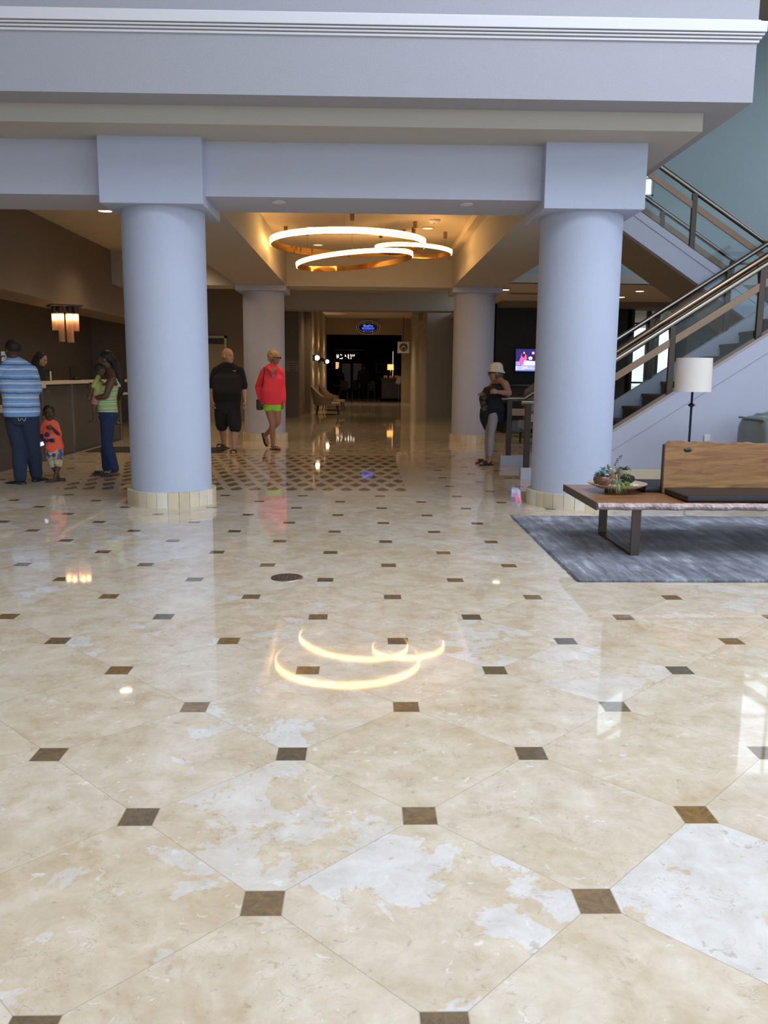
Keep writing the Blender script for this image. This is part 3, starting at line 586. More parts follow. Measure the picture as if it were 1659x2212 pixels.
# ---- floor lamp
lx, ly = 3.81, 9.8
lamp = thing('floor_lamp', 'iron floor lamp with white drum shade behind the bench', 'lamp', (lx, ly, 0))
MB().lathe([(.205, 1.175), (.20, 1.56), (.195, 1.56), (.20, 1.175)], (lx, ly, 0), 64).build('shade', 'shade', lamp, smooth=50)
MB().tube([(lx, ly, .02), (lx, ly, 1.40)], .014, seg=4, cap=False).build('pole', 'iron', lamp)
MB().lathe([(.0, .985), (.048, 1.02), (.0, 1.055)], (lx, ly, 0), 4).build('diamond_knop', 'iron', lamp)
MB().lathe([(.15, 0), (.15, .02), (.02, .03), (0, .03)], (lx, ly, 0), 40).build('base', 'iron', lamp, smooth=40)
MB().cyl((lx-.198, ly, 1.40), (lx+.198, ly, 1.40), .004, 6).cyl((lx, ly-.198, 1.40), (lx, ly+.198, 1.40), .004, 6).build('spider', 'iron', lamp)
# ---- wall outlet
o = MB().box(4.42, 4.50, 10.862, 10.875, .50, .61).build('wall_outlet', 'trim', origin=(4.46, 10.87, .5), bevel=.003); tag(o, 'small white wall outlet plate low on the stair wall above the bench back', 'outlet')
# ---- green armchair at the right edge
ac = thing('leather_armchair', 'tufted grey-green leather armchair against the stair wall at the picture edge', 'armchair', (5.16, 10.1, 0))
def puff(name, c, r, m_='greenleather', parent=ac, exp=.45):
    mb = MB().ell(c, (1, 1, 1), seg=32, rows=20); c = V(c)
    for i in range(len(mb.v)):
        d = mb.v[i]-c; f = lambda t: math.copysign(abs(t)**exp, t); mb.v[i] = c+V((f(d.x)*r[0], f(d.y)*r[1], f(d.z)*r[2])) + V((0, 0, .008*math.sin(d.x*14+d.z*9)))
    return mb.build(name, m_, parent, smooth=True)
puff('arm', (4.72, 9.98, .52), (.13, .40, .36)); puff('arm', (5.62, 9.98, .52), (.13, .40, .36)); puff('seat', (5.16, 9.96, .33), (.34, .42, .15)); puff('backrest', (5.16, 10.38, .56), (.40, .13, .36))
MB().tube([(4.61, 9.66, .86), (4.61, 10.3, .86)], .014, seg=8).tube([(4.83, 9.66, .86), (4.83, 10.3, .86)], .014, seg=8).build('piping', 'greenleather', ac, smooth=True)
for x, y in ((4.7, 9.7), (5.66, 9.7), (4.7, 10.3), (5.66, 10.3)): MB().cyl((x, y, 0), (x, y, .2), .022, 10).build('leg', 'darkwood', ac)
# ---- floor drain
dx, dy = -.515, 5.487
dr = thing('floor_drain', 'round slotted metal floor drain in the marble floor', 'drain', (dx, dy, 0))
MB().lathe([(.108, .0), (.106, .004), (.098, .0045), (.098, .001)], (dx, dy, 0), 48).build('rim', 'steel', dr, smooth=40)
MB().lathe([(.098, .001), (.098, .0015)], (dx, dy, 0), 48).build('well', 'blackp', dr)
mb = MB()
for k in range(-7, 8):
    h = math.sqrt(max(0, .096**2-(k*.0125)**2)); mb.box(dx-h, dx+h, dy+k*.0125-.0035, dy+k*.0125+.0035, .001, .0045)
for k in range(-3, 4):
    h = math.sqrt(max(0, .096**2-(k*.027)**2)); mb.box(dx+k*.027-.003, dx+k*.027+.003, dy-h, dy+h, .001, .0043)
mb.build('grate', mat('drain_metal', (.13, .13, .14), .4, .8), dr)
for s_ in (-1, 1): MB().lathe([(.007, .0045), (.007, .0055)], (dx+s_*.055, dy, 0), 12).build('screw', 'steel', dr)
# ================================================================= RECEPTION
FX = -4.86
desk = thing('reception_desk', 'grey panelled reception counter with pale stone top along the left wall', 'reception desk', (FX, 14.7, 0))
MB().box(-5.26, FX+.09, 12.42, 17.2, 1.15, 1.20).build('high_top', 'desktop', desk, bevel=.004)
MB().box(-5.08, FX-.02, 12.5, 17.1, 0, 1.15).build('body', 'deskp', desk)
MB().box(FX-.03, FX+.10, 12.36, 12.80, 1.10, 1.155).build('corner_block', 'desktop', desk, bevel=.003)
for ya, yb in ((12.56, 12.86), (12.93, 14.13), (14.27, 15.7), (15.75, 16.85)): MB().box(FX-.02, FX, ya, yb, .05, 1.13).build('front_panel', 'deskp', desk, bevel=.003)
for y, w_ in ((12.87, .03), (14.14, .09), (16.88, .05)): MB().box(FX-.02, FX+.012, y, y+w_, .02, 1.14).build('mullion', 'silver', desk)
MB().box(-5.5, FX+.06, 9.6, 12.42, .80, .86).build('low_top', 'desktop', desk, bevel=.004)
MB().box(-5.5, FX-.06, 9.6, 12.42, 0, .80).build('low_body', 'deskp', desk)
MB().box(-5.4, FX+.06, 16.2, 17.3, .90, .94).build('side_shelf', 'desktop', desk)
MB().box(FX, FX+.03, 13.0, 13.14, 1.03, 1.06).build('card_slot', 'silver', desk)
def monitor(y, lab, w_=.34, z0=1.20):
    x = -5.1; t = thing('monitor', lab, 'monitor', (x, y, z0)); MB().box(x-.02, x+.02, y-w_/2, y+w_/2, z0+.04, z0+.24).build('screen', 'blackp', t, bevel=.006); MB().box(x-.08, x+.08, y-.08, y+.08, z0, z0+.012).box(x-.03, x-.015, y-.02, y+.02, z0, z0+.2).build('stand', 'blackp', t); return t
t = thing('file_box', 'black upright file box with white papers on the high counter', 'file box', (-5.1, 13.55, 1.2))
MB().box(-5.2, -4.98, 13.40, 13.50, 1.2, 1.38).build('panel', 'blackp', t); MB().box(-5.22, -4.98, 13.62, 13.72, 1.2, 1.37).build('panel', 'blackp', t); MB().box(-5.22, -4.98, 13.5, 13.62, 1.2, 1.34).build('body', 'blackp', t); MB().box(-4.985, -4.97, 13.585, 13.62, 1.2, 1.35).build('paper', 'paper', t)
monitor(15.1, 'dark boxy monitor on the counter beside the woman with the baby', .42, 1.2)
o = MB().box(FX-.2, FX-.02, 12.02, 12.2, .86, .875).build('paper_pad', 'paper', origin=(FX-.1, 12.1, .86)); tag(o, 'white paper pad on the low counter near the boy', 'paper')
# glass tube light over the desk
fx, fy = -5.03, 14.55
cl = thing('ceiling_light', 'square ceiling light with hanging glass tubes over the reception desk', 'ceiling light', (fx, fy, 2.44))
MB().cbox((fx, fy, 2.43), (.50, .50, .02), .5).build('plate', 'darkwood', cl)
_t = NT('ribbed_glass'); _a = _t.n('ShaderNodeBsdfTransparent'); _a.inputs[0].default_value = (.9, .8, .7, 1); _b = _t.n('ShaderNodeBsdfTranslucent'); _b.inputs[0].default_value = (.9, .72, .56, 1); _c = _t.n('ShaderNodeBsdfDiffuse'); _c.inputs[0].default_value = (.7, .58, .46, 1); _d = _t.n('ShaderNodeMixShader'); _e = _t.n('ShaderNodeMixShader'); _e.inputs[0].default_value = .5
_t.t.links.new(_b.outputs[0], _d.inputs[1]); _t.t.links.new(_c.outputs[0], _d.inputs[2]); _t.t.links.new(_a.outputs[0], _e.inputs[1]); _t.t.links.new(_d.outputs[0], _e.inputs[2]); _t.t.links.new(_e.outputs[0], _t.t.nodes['Material Output'].inputs[0]); tg = _t.m
for i, (dx_, dy_, z1) in enumerate(((-.17, 0, 2.03), (-.05, -.05, 1.84), (.03, .1, 1.84), (.09, -.02, 1.83), (.17, .02, 2.02), (.0, .18, 2.05))):
    MB().lathe([(.050, z1), (.050, 2.32), (.047, 2.32), (.047, z1)], (fx+dx_, fy+dy_, 0), 20).build('glass_tube', tg, cl, smooth=40)
    MB().lathe([(.05, 2.30), (.05, 2.42), (0, 2.42), (0, 2.30)], (fx+dx_, fy+dy_, 0), 16).build('socket', 'darkwood', cl, smooth=40)
    MB().ell((fx+dx_, fy+dy_, 2.25), (.034, .034, .05)).build('bulb', mat('warm_bulb', (1, .9, .7), .5, emit=(1, .74, .46), es=26), cl, smooth=True)
# entry mat
o = MB().box(-4.75, -2.45, 14.35, 15.35, 0, .012).build('floor_mat', 'mat', bevel=.004, origin=(-3.6, 14.8, 0)); tag(o, 'dark flat floor mat on the marble behind the round column', 'floor mat')
# door in the back wall
S('door_1', [(-4.62, -3.85, 23.96, 24.0, 0, 2.36)], 'beige_wall')
S('door_3', [(-4.55, -3.92, 23.93, 23.97, 2.14, 2.29)], 'bronze'); S('trim_6', [(-3.92, -3.85, 23.94, 24.0, 0, 2.36), (-4.62, -3.85, 23.94, 24.0, 2.30, 2.36)], 'ceil')
o = thing('wall_plaque', 'pale directory plaque with dark lines on the wall beside the coral-jacket woman', 'plaque', (-2.35, 26.5, 1.5))
pa, pb = at(617, 779, 26.48), at(645, 802, 26.48)
MB().box(pa.x, pb.x, 26.47, 26.5, pb.z, pa.z).build('plate', mat('plaque_taupe', (.34, .28, .21), .6), o)
for k in range(4): MB().box(pa.x+.12-.03*(k == 1), pb.x-.04-.02*k, 26.465, 26.472, pa.z-.07-.07*k-.018, pa.z-.07-.07*k).build('text_line', 'darkwood', o)
pa, pb = at(515, 785, 23.98), at(527, 797, 23.98)
# ================================================================= PASSAGE
def barrel_chair(c, lab):
    t = thing('lounge_chair', lab, 'chair', c, 'rounded lounge chairs along the passage wall'); c = V(c)
    secs = []; n_ = 30      # seat faces +X; shell wraps the back and both sides
    for i in range(n_+1):
        a = math.radians(70+220*i/n_); h = .40+.52*(.5-.5*math.cos(2*math.pi*min(1, max(0, (i/n_)))))**1.0
        ro, ri = .48, .41; lean = .07*(h-.40)/.5; cx, sy = math.cos(a), math.sin(a)
        secs.append([c+V((ro*cx*.95, ro*sy, .34)), c+V(((ro+lean)*cx, (ro+lean)*sy, .34+h*.5)), c+V(((ro+lean)*cx, (ro+lean)*sy, .04+h)), c+V(((ri+lean)*cx, (ri+lean)*sy, .04+h)), c+V(((ri)*cx, ri*sy, .40))])
    MB().rings(secs).build('shell', 'chairfab', t, smooth=50, bevel=.01)
    secs2 = [[p+ (c-p).normalized()*.012*V((1, 1, 0)).length for p in (s_[3], s_[4])] for s_ in secs]
    m_ = MB()
    for i in range(n_):
        a0, a1 = secs2[i]; b0, b1 = secs2[i+1]; m_.add([a0, a1, b1, b0, a0+(a0-c)*.02, a1+(a1-c)*.02, b1+(b1-c)*.02, b0+(b0-c)*.02], [(0, 1, 2, 3), (4, 7, 6, 5)])
    m_.build('inner_lining', 'chairin', t, smooth=True)
    MB().lathe([(0, .40), (.42, .40), (.44, .37), (.42, .30), (0, .30)], c, 30).build('seat', 'chairin', t, smooth=50)
    for sx, sy in ((.32, .28), (.32, -.28), (-.3, .28), (-.3, -.28)): MB().tube([c+V((sx, sy, .32)), c+V((sx*1.2, sy*1.2, 0))], [.026, .013], seg=8, cap=False).build('leg', 'darkwood', t)
    return t
a = barrel_chair((-1.25, 28.3, 0), 'nearer rounded beige lounge chair against the passage wall')
b = dup(a, (-1.17, 31.6, 0), -.1, 'farther rounded beige lounge chair, partly behind the nearer one'); b.scale = (1, 1, 1.0)
for i, (px, py, Y, lab) in enumerate(((679, 773, 30, 'lit wall sconce closest to the lounge chairs, on the passage wall'), (693, 777, 33.6, 'dark boxy wall sconce between two glowing ones'), (705, 781, 38, 'lit wall sconce beside the dark restaurant opening'))):
    p = at(px, py, Y); x = -1.84
    t = thing('wall_sconce', lab, 'wall sconce', (x, Y, p.z)); MB().box(x, x+.09, Y-.05, Y+.05, p.z-.11, p.z+.11).build('bracket', 'blackp', t, bevel=.005)
    MB().ell((x+.16, Y, p.z), (.085, .085, .085)).build('globe', 'down' if i != 1 else 'darkwood', t, smooth=True)
    for zz, rx in ((p.z+.16, math.pi), (p.z-.16, 0)):
        l = bpy.data.lights.new('sconce_beam', 'SPOT'); l.energy = 30; l.color = (1, .70, .42); l.spot_size = 1.0; l.spot_blend = .6; l.shadow_soft_size = .03; ob = bpy.data.objects.new('sconce_beam', l); ob.location = (x+.08, Y, zz); ob.rotation_euler = (rx, 0, 0); C.objects.link(ob)
    struct('trim_%d' % (7+i), MB().box(-1.85, -1.80, Y+.15, Y+.55, 0, 3.95), 'beige_wall')
# restaurant sign (oval)
sg = at(795.3, 707.6, 40.95); Ys = 40.93
t = thing('restaurant_sign', 'oval blue-lit restaurant sign above the dark opening', 'sign', (sg.x, Ys, sg.z))
def oval(r1, r2, ya, yb, m_, name, hole=0, k=64):
    o_ = [(sg.x+r1*math.cos(2*math.pi*i/k), sg.z+r2*math.sin(2*math.pi*i/k)*(1)) for i in range(k)]
    if not hole: MB().prism([(x, ya, z) for x, z in o_], (0, yb-ya, 0)).build(name, m_, t); return
    i_ = [(sg.x+(r1-hole)*math.cos(2*math.pi*i/k), sg.z+(r2-hole*.8)*math.sin(2*math.pi*i/k)) for i in range(k)]
    secs = [[(a[0], ya, a[1]), (a[0], yb, a[1]), (b[0], yb, b[1]), (b[0], ya, b[1])] for a, b in zip(o_, i_)]; secs.append(secs[0]); MB().rings(secs, False).build(name, m_, t)
W_ = .555
sgm = mat('sign_rim', (.50, .40, .30), .5, emit=(1, .75, .5), es=.06)
oval(W_, .305, Ys, Ys+.03, 'blackp', 'back_plate'); oval(W_+.02, .325, Ys-.02, Ys, sgm, 'outer_rim', .035); oval(W_-.07, .235, Ys-.02, Ys, sgm, 'inner_rim', .03)
for a in (1.15, 1.99, 4.29, 5.13): MB().cbox((sg.x+(W_-.03)*math.cos(a), Ys-.008, sg.z+.275*math.sin(a)), (.02, .02, .09)).build('strut', sgm, t)
bl = mat('blue_neon', (.1, .2, .8), .5, emit=(.12, .24, 1.0), es=1.5); bl2 = mat('blue_neon_deep', (.05, .1, .8), .5, emit=(.09, .12, 1.0), es=1.5)
R90 = (math.radians(90), 0, 0)
text('BlueFire', 'lettering', .17, (sg.x, Ys-.012, sg.z+.075), R90, bl, t, xs=.82); text('BOURBON', 'lettering', .12, (sg.x, Ys-.012, sg.z-.045), R90, bl2, t, bold=True, xs=1.0); text('G R I L L E', 'lettering', .085, (sg.x, Ys-.012, sg.z-.145), R90, bl2, t, xs=1.25)
# hanging coffee shop sign
pa, pb = at(859, 738, 39.6), at(884, 763, 39.6)
t = thing('hanging_sign', 'square white hanging sign with round dark emblem by the opening', 'sign', (pa.x, 39.6, pb.z)); cx_, cz_ = (pa.x+pb.x)/2, (pa.z+pb.z)/2
MB().box(pa.x, pb.x, 39.58, 39.66, pb.z, pa.z).build('panel', mat('sign_panel', (.55, .47, .38), .6, emit=(1, .8, .6), es=.04), t, bevel=.004)
MB().lathe([(.0, 0), (.185, 0), (.185, .01), (0, .01)], (cx_, 39.575, cz_), 40, axis=(0, -1, 0)).build('emblem', 'darkwood', t)
mb = MB(); pale = 'desktop'
for s_ in (-1, 1):
    for k in range(3): mb.tube([(cx_+s_*(.04+.035*k), 39.56, cz_-.15+.02*k), (cx_+s_*(.06+.04*k), 39.56, cz_-.04), (cx_+s_*(.03+.03*k), 39.56, cz_+.09-.02*k)], .008, seg=6, smooth=3)
mb.cbox((cx_, 39.56, cz_+.03), (.06, .01, .07)).cbox((cx_, 39.56, cz_+.115), (.035, .01, .035), Matrix.Rotation(.78, 3, 'Y')).build('emblem_figure', pale, t)
MB().cyl((cx_, 39.62, pa.z), (cx_, 39.62, 3.96), .012, 8).build('hanger', 'blackp', t)
# hostess stand, lamp, menu stand
pa = at(843, 866, 43.5); hx = pa.x+.1
t = thing('host_stand', 'dark wooden host stand with open shelves inside the dark restaurant', 'host stand', (hx, 43.5, 0))
MB().box(hx-.60, hx+.62, 43.2, 43.24, .0, 1.1).box(hx-.60, hx-.56, 43.2, 44, 0, 1.1).box(hx+.58, hx+.62, 43.2, 44, 0, 1.1).box(hx-.6, hx+.62, 43.2, 44, 0, .12).build('case', 'darkwood', t)
MB().box(hx-.64, hx+.66, 43.1, 44.05, 1.1, 1.15).build('top', mat('stand_top', (.14, .09, .06), .4), t)
for k in range(2): MB().box(hx-.45+.5*k, hx-.05+.5*k, 43.17, 43.2, .25, .95).build('door_panel', mat('stand_panel', (.09, .055, .035), .4), t)
for k in range(3): MB().cbox((hx-.35+.28*k, 43.45, 1.19), (.2, .45, .02), Matrix.Rotation(.35, 3, 'X')).build('menu', 'taupe', t)
lp = at(843.5, 800, 43.6); t = thing('table_lamp', 'small glowing orange-shaded lamp on the host stand', 'lamp', (lp.x, 43.6, 1.15))
sh = mat('orange_shade', (.8, .5, .2), .8, emit=(1, .50, .14), es=1.6)
za, zb = at(843, 799, 43.6).z, at(843, 787, 43.6).z
MB().lathe([(.165, za), (.155, zb), (.15, zb), (.16, za)], (lp.x, 43.6, 0), 32).build('shade', sh, t, smooth=50)
MB().lathe([(.08, 1.15), (.08, 1.17), (.02, 1.19), (.035, 1.27), (.012, 1.33), (.05, 1.42), (.012, 1.5), (.01, zb+.03), (0, zb+.05)], (lp.x, 43.6, 0), 20).build('base', 'silver', t, smooth=50)
l = bpy.data.lights.new('table_lamp_bulb', 'POINT'); l.energy = 12; l.color = (1, .6, .28); l.shadow_soft_size = .05; ob = bpy.data.objects.new('table_lamp_bulb', l); ob.location = (lp.x, 43.6, za+.1); C.objects.link(ob)
p1, p2 = at(853, 829, 42), at(870, 813, 42); t = thing('menu_stand', 'tilted framed menu on a thin white pole before the host stand', 'menu stand', ((p1.x+p2.x)/2, 42, 0)); mx = (p1.x+p2.x)/2
MB().cbox((mx, 42, (p1.z+p2.z)/2), (.26, .03, .42), Matrix.Rotation(.25, 3, 'Y')).build('frame', 'beige_wall', t); MB().cbox((mx, 41.98, (p1.z+p2.z)/2), (.20, .02, .34), Matrix.Rotation(.25, 3, 'Y')).build('menu', 'desktop', t)
MB().cyl((mx, 42.02, 0), (mx, 42.02, p1.z+.1), .014, 8).build('pole', 'silver', t); MB().lathe([(.16, 0), (.16, .02), (0, .02)], (mx, 42.02, 0), 20).build('base', 'blackp', t)
pl = at(849, 760, 44.5); t = MB().box(pl.x-.02, pl.x+.02, 44.5, 44.54, 1.2, at(849, 759, 44.5).z).build('light_strip_post', mat('strip_light', (.6, .5, .4), .5, emit=(1, .8, .6), es=.5), origin=(pl.x, 44.5, 1.2)); tag(t, 'thin vertical lit edge beside the orange lamp', 'light')
pa, pb = at(812, 784, 55.6), at(846, 807, 55.6); t = thing('wall_screen', 'large dim blue picture on the dark restaurant wall', 'picture', (pa.x, 55.7, pb.z)); MB().box(pa.x, pb.x, 55.6, 55.7, pb.z, pa.z).build('frame', 'blackp', t); MB().box(pa.x+.05, pb.x-.05, 55.57, 55.6, pb.z+.05, pa.z-.05).build('picture_face', mat('dim_blue', (.10, .13, .17), .5), t)
for i, (a, b, lb) in enumerate(((739, 757, 'pale tall door panel in the dark restaurant, behind the dark seated figure'), (763, 781, 'pale tall door panel in the dark restaurant, beside the man in the suit'))):
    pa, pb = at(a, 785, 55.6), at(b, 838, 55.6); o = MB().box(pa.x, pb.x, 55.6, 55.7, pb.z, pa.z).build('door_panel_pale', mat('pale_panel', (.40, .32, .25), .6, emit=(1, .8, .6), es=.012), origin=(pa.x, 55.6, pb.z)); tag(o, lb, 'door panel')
t = thing('string_lights', 'cluster of tiny white hanging lights inside the restaurant', 'string lights', at(748, 770, 48)[:]); rd = random.Random(9); mb = MB()
c0 = at(725, 766, 48); bm2 = mat('tiny_bulbs', (1, .9, .8), .5, emit=(1, .80, .62), es=3.5)
for k in range(38):
    p = at(727+44*rd.random(), 766+9*rd.random(), 48+rd.random()); MB().ell(p, (.016, .016, .016+.02*rd.random()), seg=6, rows=5).build('bulb', bm2, t)
MB().box(c0.x-.1, c0.x+1.6, 48.2, 48.8, c0.z+.25, c0.z+.3).build('frame', 'blackp', t)
p1, p2 = at(725, 782, 47), at(732, 797, 47); t = thing('lattice_lantern', 'small amber lattice panel below the string lights', 'lantern', (p1.x, 47, p2.z))
MB().box(p1.x, p2.x, 47, 47.05, p2.z, p1.z).build('panel', mat('amber_lattice', (.4, .2, .1), .5, emit=(1, .50, .22), es=1.2), t)
for k in range(5):
    z = p2.z+(p1.z-p2.z)*k/4
    MB().cbox(((p1.x+p2.x)/2, 46.98, z), (p2.x-p1.x, .03, .02)).build('bar', 'blackp', t)
# dim tables and chairs silhouettes in the restaurant
def dining(x, y, lab):
    t = thing('dining_chair', lab, 'chair', (x, y, 0), 'dark dining chairs in the restaurant'); MB().box(x-.22, x+.22, y-.22, y+.22, .42, .48).build('seat', 'deskp', t, bevel=.02); MB().box(x-.22, x+.22, y+.17, y+.22, .48, .98).build('backrest', 'deskp', t, bevel=.02)
    for sx in (-.19, .19):
        for sy in (-.19, .19): MB().box(x+sx-.02, x+sx+.02, y+sy-.02, y+sy+.02, 0, .42).build('leg', 'blackp', t)
dining(at(743, 840, 45.5).x, 45.5, 'dim dining chair beside the dark seated figure'); dining(at(768, 840, 50).x, 50, 'dim dining chair between seated figure and man in the suit'); dining(at(802, 840, 47).x, 47, 'dim dining chair beside the man in the dark suit')
t = thing('dining_table', 'low dark dining table beyond the farther lounge chair', 'table', (-1.2, 44.3, 0)); MB().lathe([(.5, .72), (.5, .76), (0, .76), (0, .72)], (-1.35, 44.3, 0), 30).build('tabletop', 'deskp', t); MB().cyl((-1.35, 44.3, 0), (-1.35, 44.3, .72), .05).build('pedestal', 'blackp', t)
# ================================================================= LOUNGE ON THE RIGHT
tva, tvb = at(1115, 754, 20.9), at(1180, 800, 20.9)
TX0, TX1, TZ0, TZ1 = tva.x, tva.x+.98, tva.z-.535, tva.z
tv = thing('television', 'wall television showing a talk show on the black wall', 'television', (TX0, 20.95, TZ0))
MB().box(TX0-.02, TX1+.02, 20.90, 20.98, TZ0-.02, TZ1+.02).build('housing', 'blackp', tv, bevel=.004)
def em(name, c, s_): return mat(name, c, .5, var=.0, emit=c, es=s_)
scr = MB().box(TX0, TX1, 20.895, 20.9, TZ0, TZ1).build('screen', em('screen_navy', (.030, .022, .16), 1.3), tv)
def bit(name, pts, c, d=.003, s_=1.2, y=20.893):
    MB().prism([(TX0+.98*u, y, TZ0+.535*v) for u, v in pts], (0, .0015, 0)).build(name, em('screen_'+name, c, s_), scr)
def rec(u0, v0, u1, v1): return [(u0, v0), (u1, v0), (u1, v1), (u0, v1)]
bit('caption_bar', rec(0, .05, 1, .24), (.62, .62, .95)); bit('caption_strip', rec(0, 0, 1, .045), (.10, .12, .55)); bit('caption_line', rec(.22, .075, .84, .10), (.10, .12, .62), y=20.890)
bit('logo_box', rec(.04, .08, .17, .22), (.45, .48, .85), y=20.890); bit('table', [(.14, .26), (.72, .26), (.70, .42), (.22, .50), (.16, .46)], (.75, .75, 1.0)); bit('side_panel', rec(0, .26, .12, .44), (.35, .32, .75))
bit('pink_dress', [(.10, .28), (.19, .30), (.20, .46), (.28, .55), (.26, .74), (.20, .82), (.14, .78), (.12, .62), (.09, .5)], (.95, .13, .42), y=20.891); bit('dark_hair', [(.14, .70), (.20, .60), (.23, .72), (.22, .86), (.17, .88)], (.06, .02, .03), y=20.889); bit('face', rec(.18, .79, .22, .87), (.8, .5, .4), y=20.888)
bit('host_body', [(.38, .52), (.56, .52), (.52, .74), (.45, .76), (.39, .70)], (.03, .02, .05), y=20.891); bit('face', rec(.40, .77, .46, .88), (.8, .55, .45), y=20.889); bit('guest', [(.68, .55), (.74, .55), (.74, .8), (.70, .8)], (.85, .85, .95), y=20.891); bit('face', rec(.69, .8, .73, .88), (.75, .5, .4), y=20.889)
bit('ornament', [(.33, .52), (.40, .52), (.42, .62), (.36, .68), (.31, .62)], (.85, .85, .9), y=20.8885); bit('pumpkin', rec(.53, .54, .62, .62), (.9, .35, .2), y=20.8885); bit('spotlight', rec(.82, .8, .88, .88), (1, 1, 1), y=20.890, s_=2)
wbm = em('screen_web', (.02, .015, .04), .3)
bit('web', [(.50, .42), (.56, .36), (.66, .28), (.86, .26), (.96, .34), (1, .44), (.9, .5), (.74, .46), (.62, .5)], (.02, .015, .04), y=20.888)
mbw = MB()
for k in range(6):
    a = math.radians(200+28*k); mbw.tube([(TX0+.98*.78, 20.885, TZ0+.535*.48), (TX0+.98*(.78+.24*math.cos(a)), 20.885, TZ0+.535*(.48+.24*math.sin(a)))], .0025, seg=4)
for r__ in (.10, .17): mbw.tube([(TX0+.98*(.78+r__*math.cos(math.radians(200+28*k))), 20.885, TZ0+.535*(.48+r__*math.sin(math.radians(200+28*k)))) for k in range(6)], .0025, seg=4)
mbw.build('web_lines', em('screen_web_white', (.8, .8, 1), 1), scr)
text('SIX ARM LADY BUG', 'caption', .062, (TX0+.98*.30, 20.887, TZ0+.535*.17), R90, em('screen_text', (.12, .12, .35), .8), tv, align='LEFT', ext=.001)
t = thing('media_console', 'long black cabinet under the television wall', 'cabinet', (3.25, 19.6, 0)); MB().box(3.25, 5.6, 19.7, 20.9, .0, 1.08).build('body', 'black', t, bevel=.005); MB().box(3.22, 5.63, 19.66, 20.92, 1.08, 1.12).build('top', 'blackp', t, bevel=.004)
for k in range(4): MB().box(3.29+.57*k, 3.82+.57*k, 19.685, 19.7, .06, 1.04).build('door', 'blackp', t)
t = thing('low_table', 'low dark table with white magazine before the black cabinet', 'table', (3.9, 18.6, 0)); MB().box(3.45, 4.4, 18.3, 18.9, .36, .40).build('tabletop', 'blackp', t, bevel=.004)
for x, y in ((3.5, 18.35), (4.35, 18.35), (3.5, 18.85), (4.35, 18.85)): MB().box(x-.02, x+.02, y-.02, y+.02, 0, .36).build('leg', 'blackp', t)
o = MB().box(3.6, 3.9, 18.45, 18.65, .40, .415).build('magazine', 'paper', origin=(3.7, 18.5, .4)); tag(o, 'pale magazine on the low dark lounge table', 'magazine')
lc = thing('wing_chair', 'brown leather chair whose back shows just above the railing end', 'chair', (3.42, 16.6, 0)); brl = mat('brown_leather', (.12, .08, .055), .5, var=.2)
MB().prism([(3.10, 16.4, 0.45), (3.10, 16.4, 1.06), (3.30, 16.4, 1.22), (3.75, 16.4, 1.30), (3.75, 16.4, .45)], (0, .12, 0)).build('backrest', brl, lc, bevel=.04, seg=3); MB().box(3.1, 3.75, 16.5, 17.1, .3, .45).build('seat', brl, lc, bevel=.03)
for x, y in ((3.15, 16.5), (3.7, 16.5), (3.15, 17.0), (3.7, 17.0)): MB().box(x-.02, x+.02, y-.02, y+.02, 0, .3).build('leg', 'blackp', lc)
# indoor plant seen through the railing
p = at(1535, 760, 15.6); t = thing('potted_palm', 'leafy green plant seen through the stair railing glass', 'plant', (p.x, 15.7, 0)); rd = random.Random(4)
MB().lathe([(0, 0), (.18, 0), (.24, .5), (.2, .5), (0, .46)], (p.x, 15.7, 0), 24).build('pot', 'blackp', t, smooth=40); mb = MB()
for k in range(9): leafy(mb, (p.x+rd.uniform(-.22, .22), 15.7+rd.uniform(-.2, .2), .6+rd.random()*1.4), 16, .22, .016, (-.1, 1.3), .8, rd, thick=.12)
mb.tube([(p.x, 15.7, .46), (p.x, 15.7, 1.9)], .02, seg=6).build('leaves', mat('palm_green', (.05, .10, .035), .6, var=.5, scale=10), t, smooth=True)
# ================================================================= PEOPLE
def skin(name, c): return mat(name, c, .55, var=.06, scale=20)
SK = {'dark': skin('skin_dark_brown', (.085, .045, .03)), 'brown': skin('skin_brown', (.13, .065, .04)), 'olive': skin('skin_olive', (.42, .24, .155)), 'pale': skin('skin_pale', (.50, .29, .21)), 'tan': skin('skin_tan', (.36, .19, .125))}
HR = {'black': mat('black_hair', (.012, .009, .008), .6, var=.4, scale=60), 'blonde': mat('blonde_hair', (.52, .36, .16), .7, var=.35, scale=60), 'grey': mat('grey_hair', (.30, .25, .2), .7, var=.3, scale=60), 'brown': mat('brown_hair', (.12, .05, .03), .6, var=.3, scale=60)}
EYE_W = mat('eye_white', (.6, .57, .53), .4, var=0); EYE_D = mat('iris_dark', (.02, .012, .01), .3); LIP = mat('lips', (.32, .12, .10), .5); LIPD = mat('lips_dark', (.10, .035, .03), .5); NAIL = None
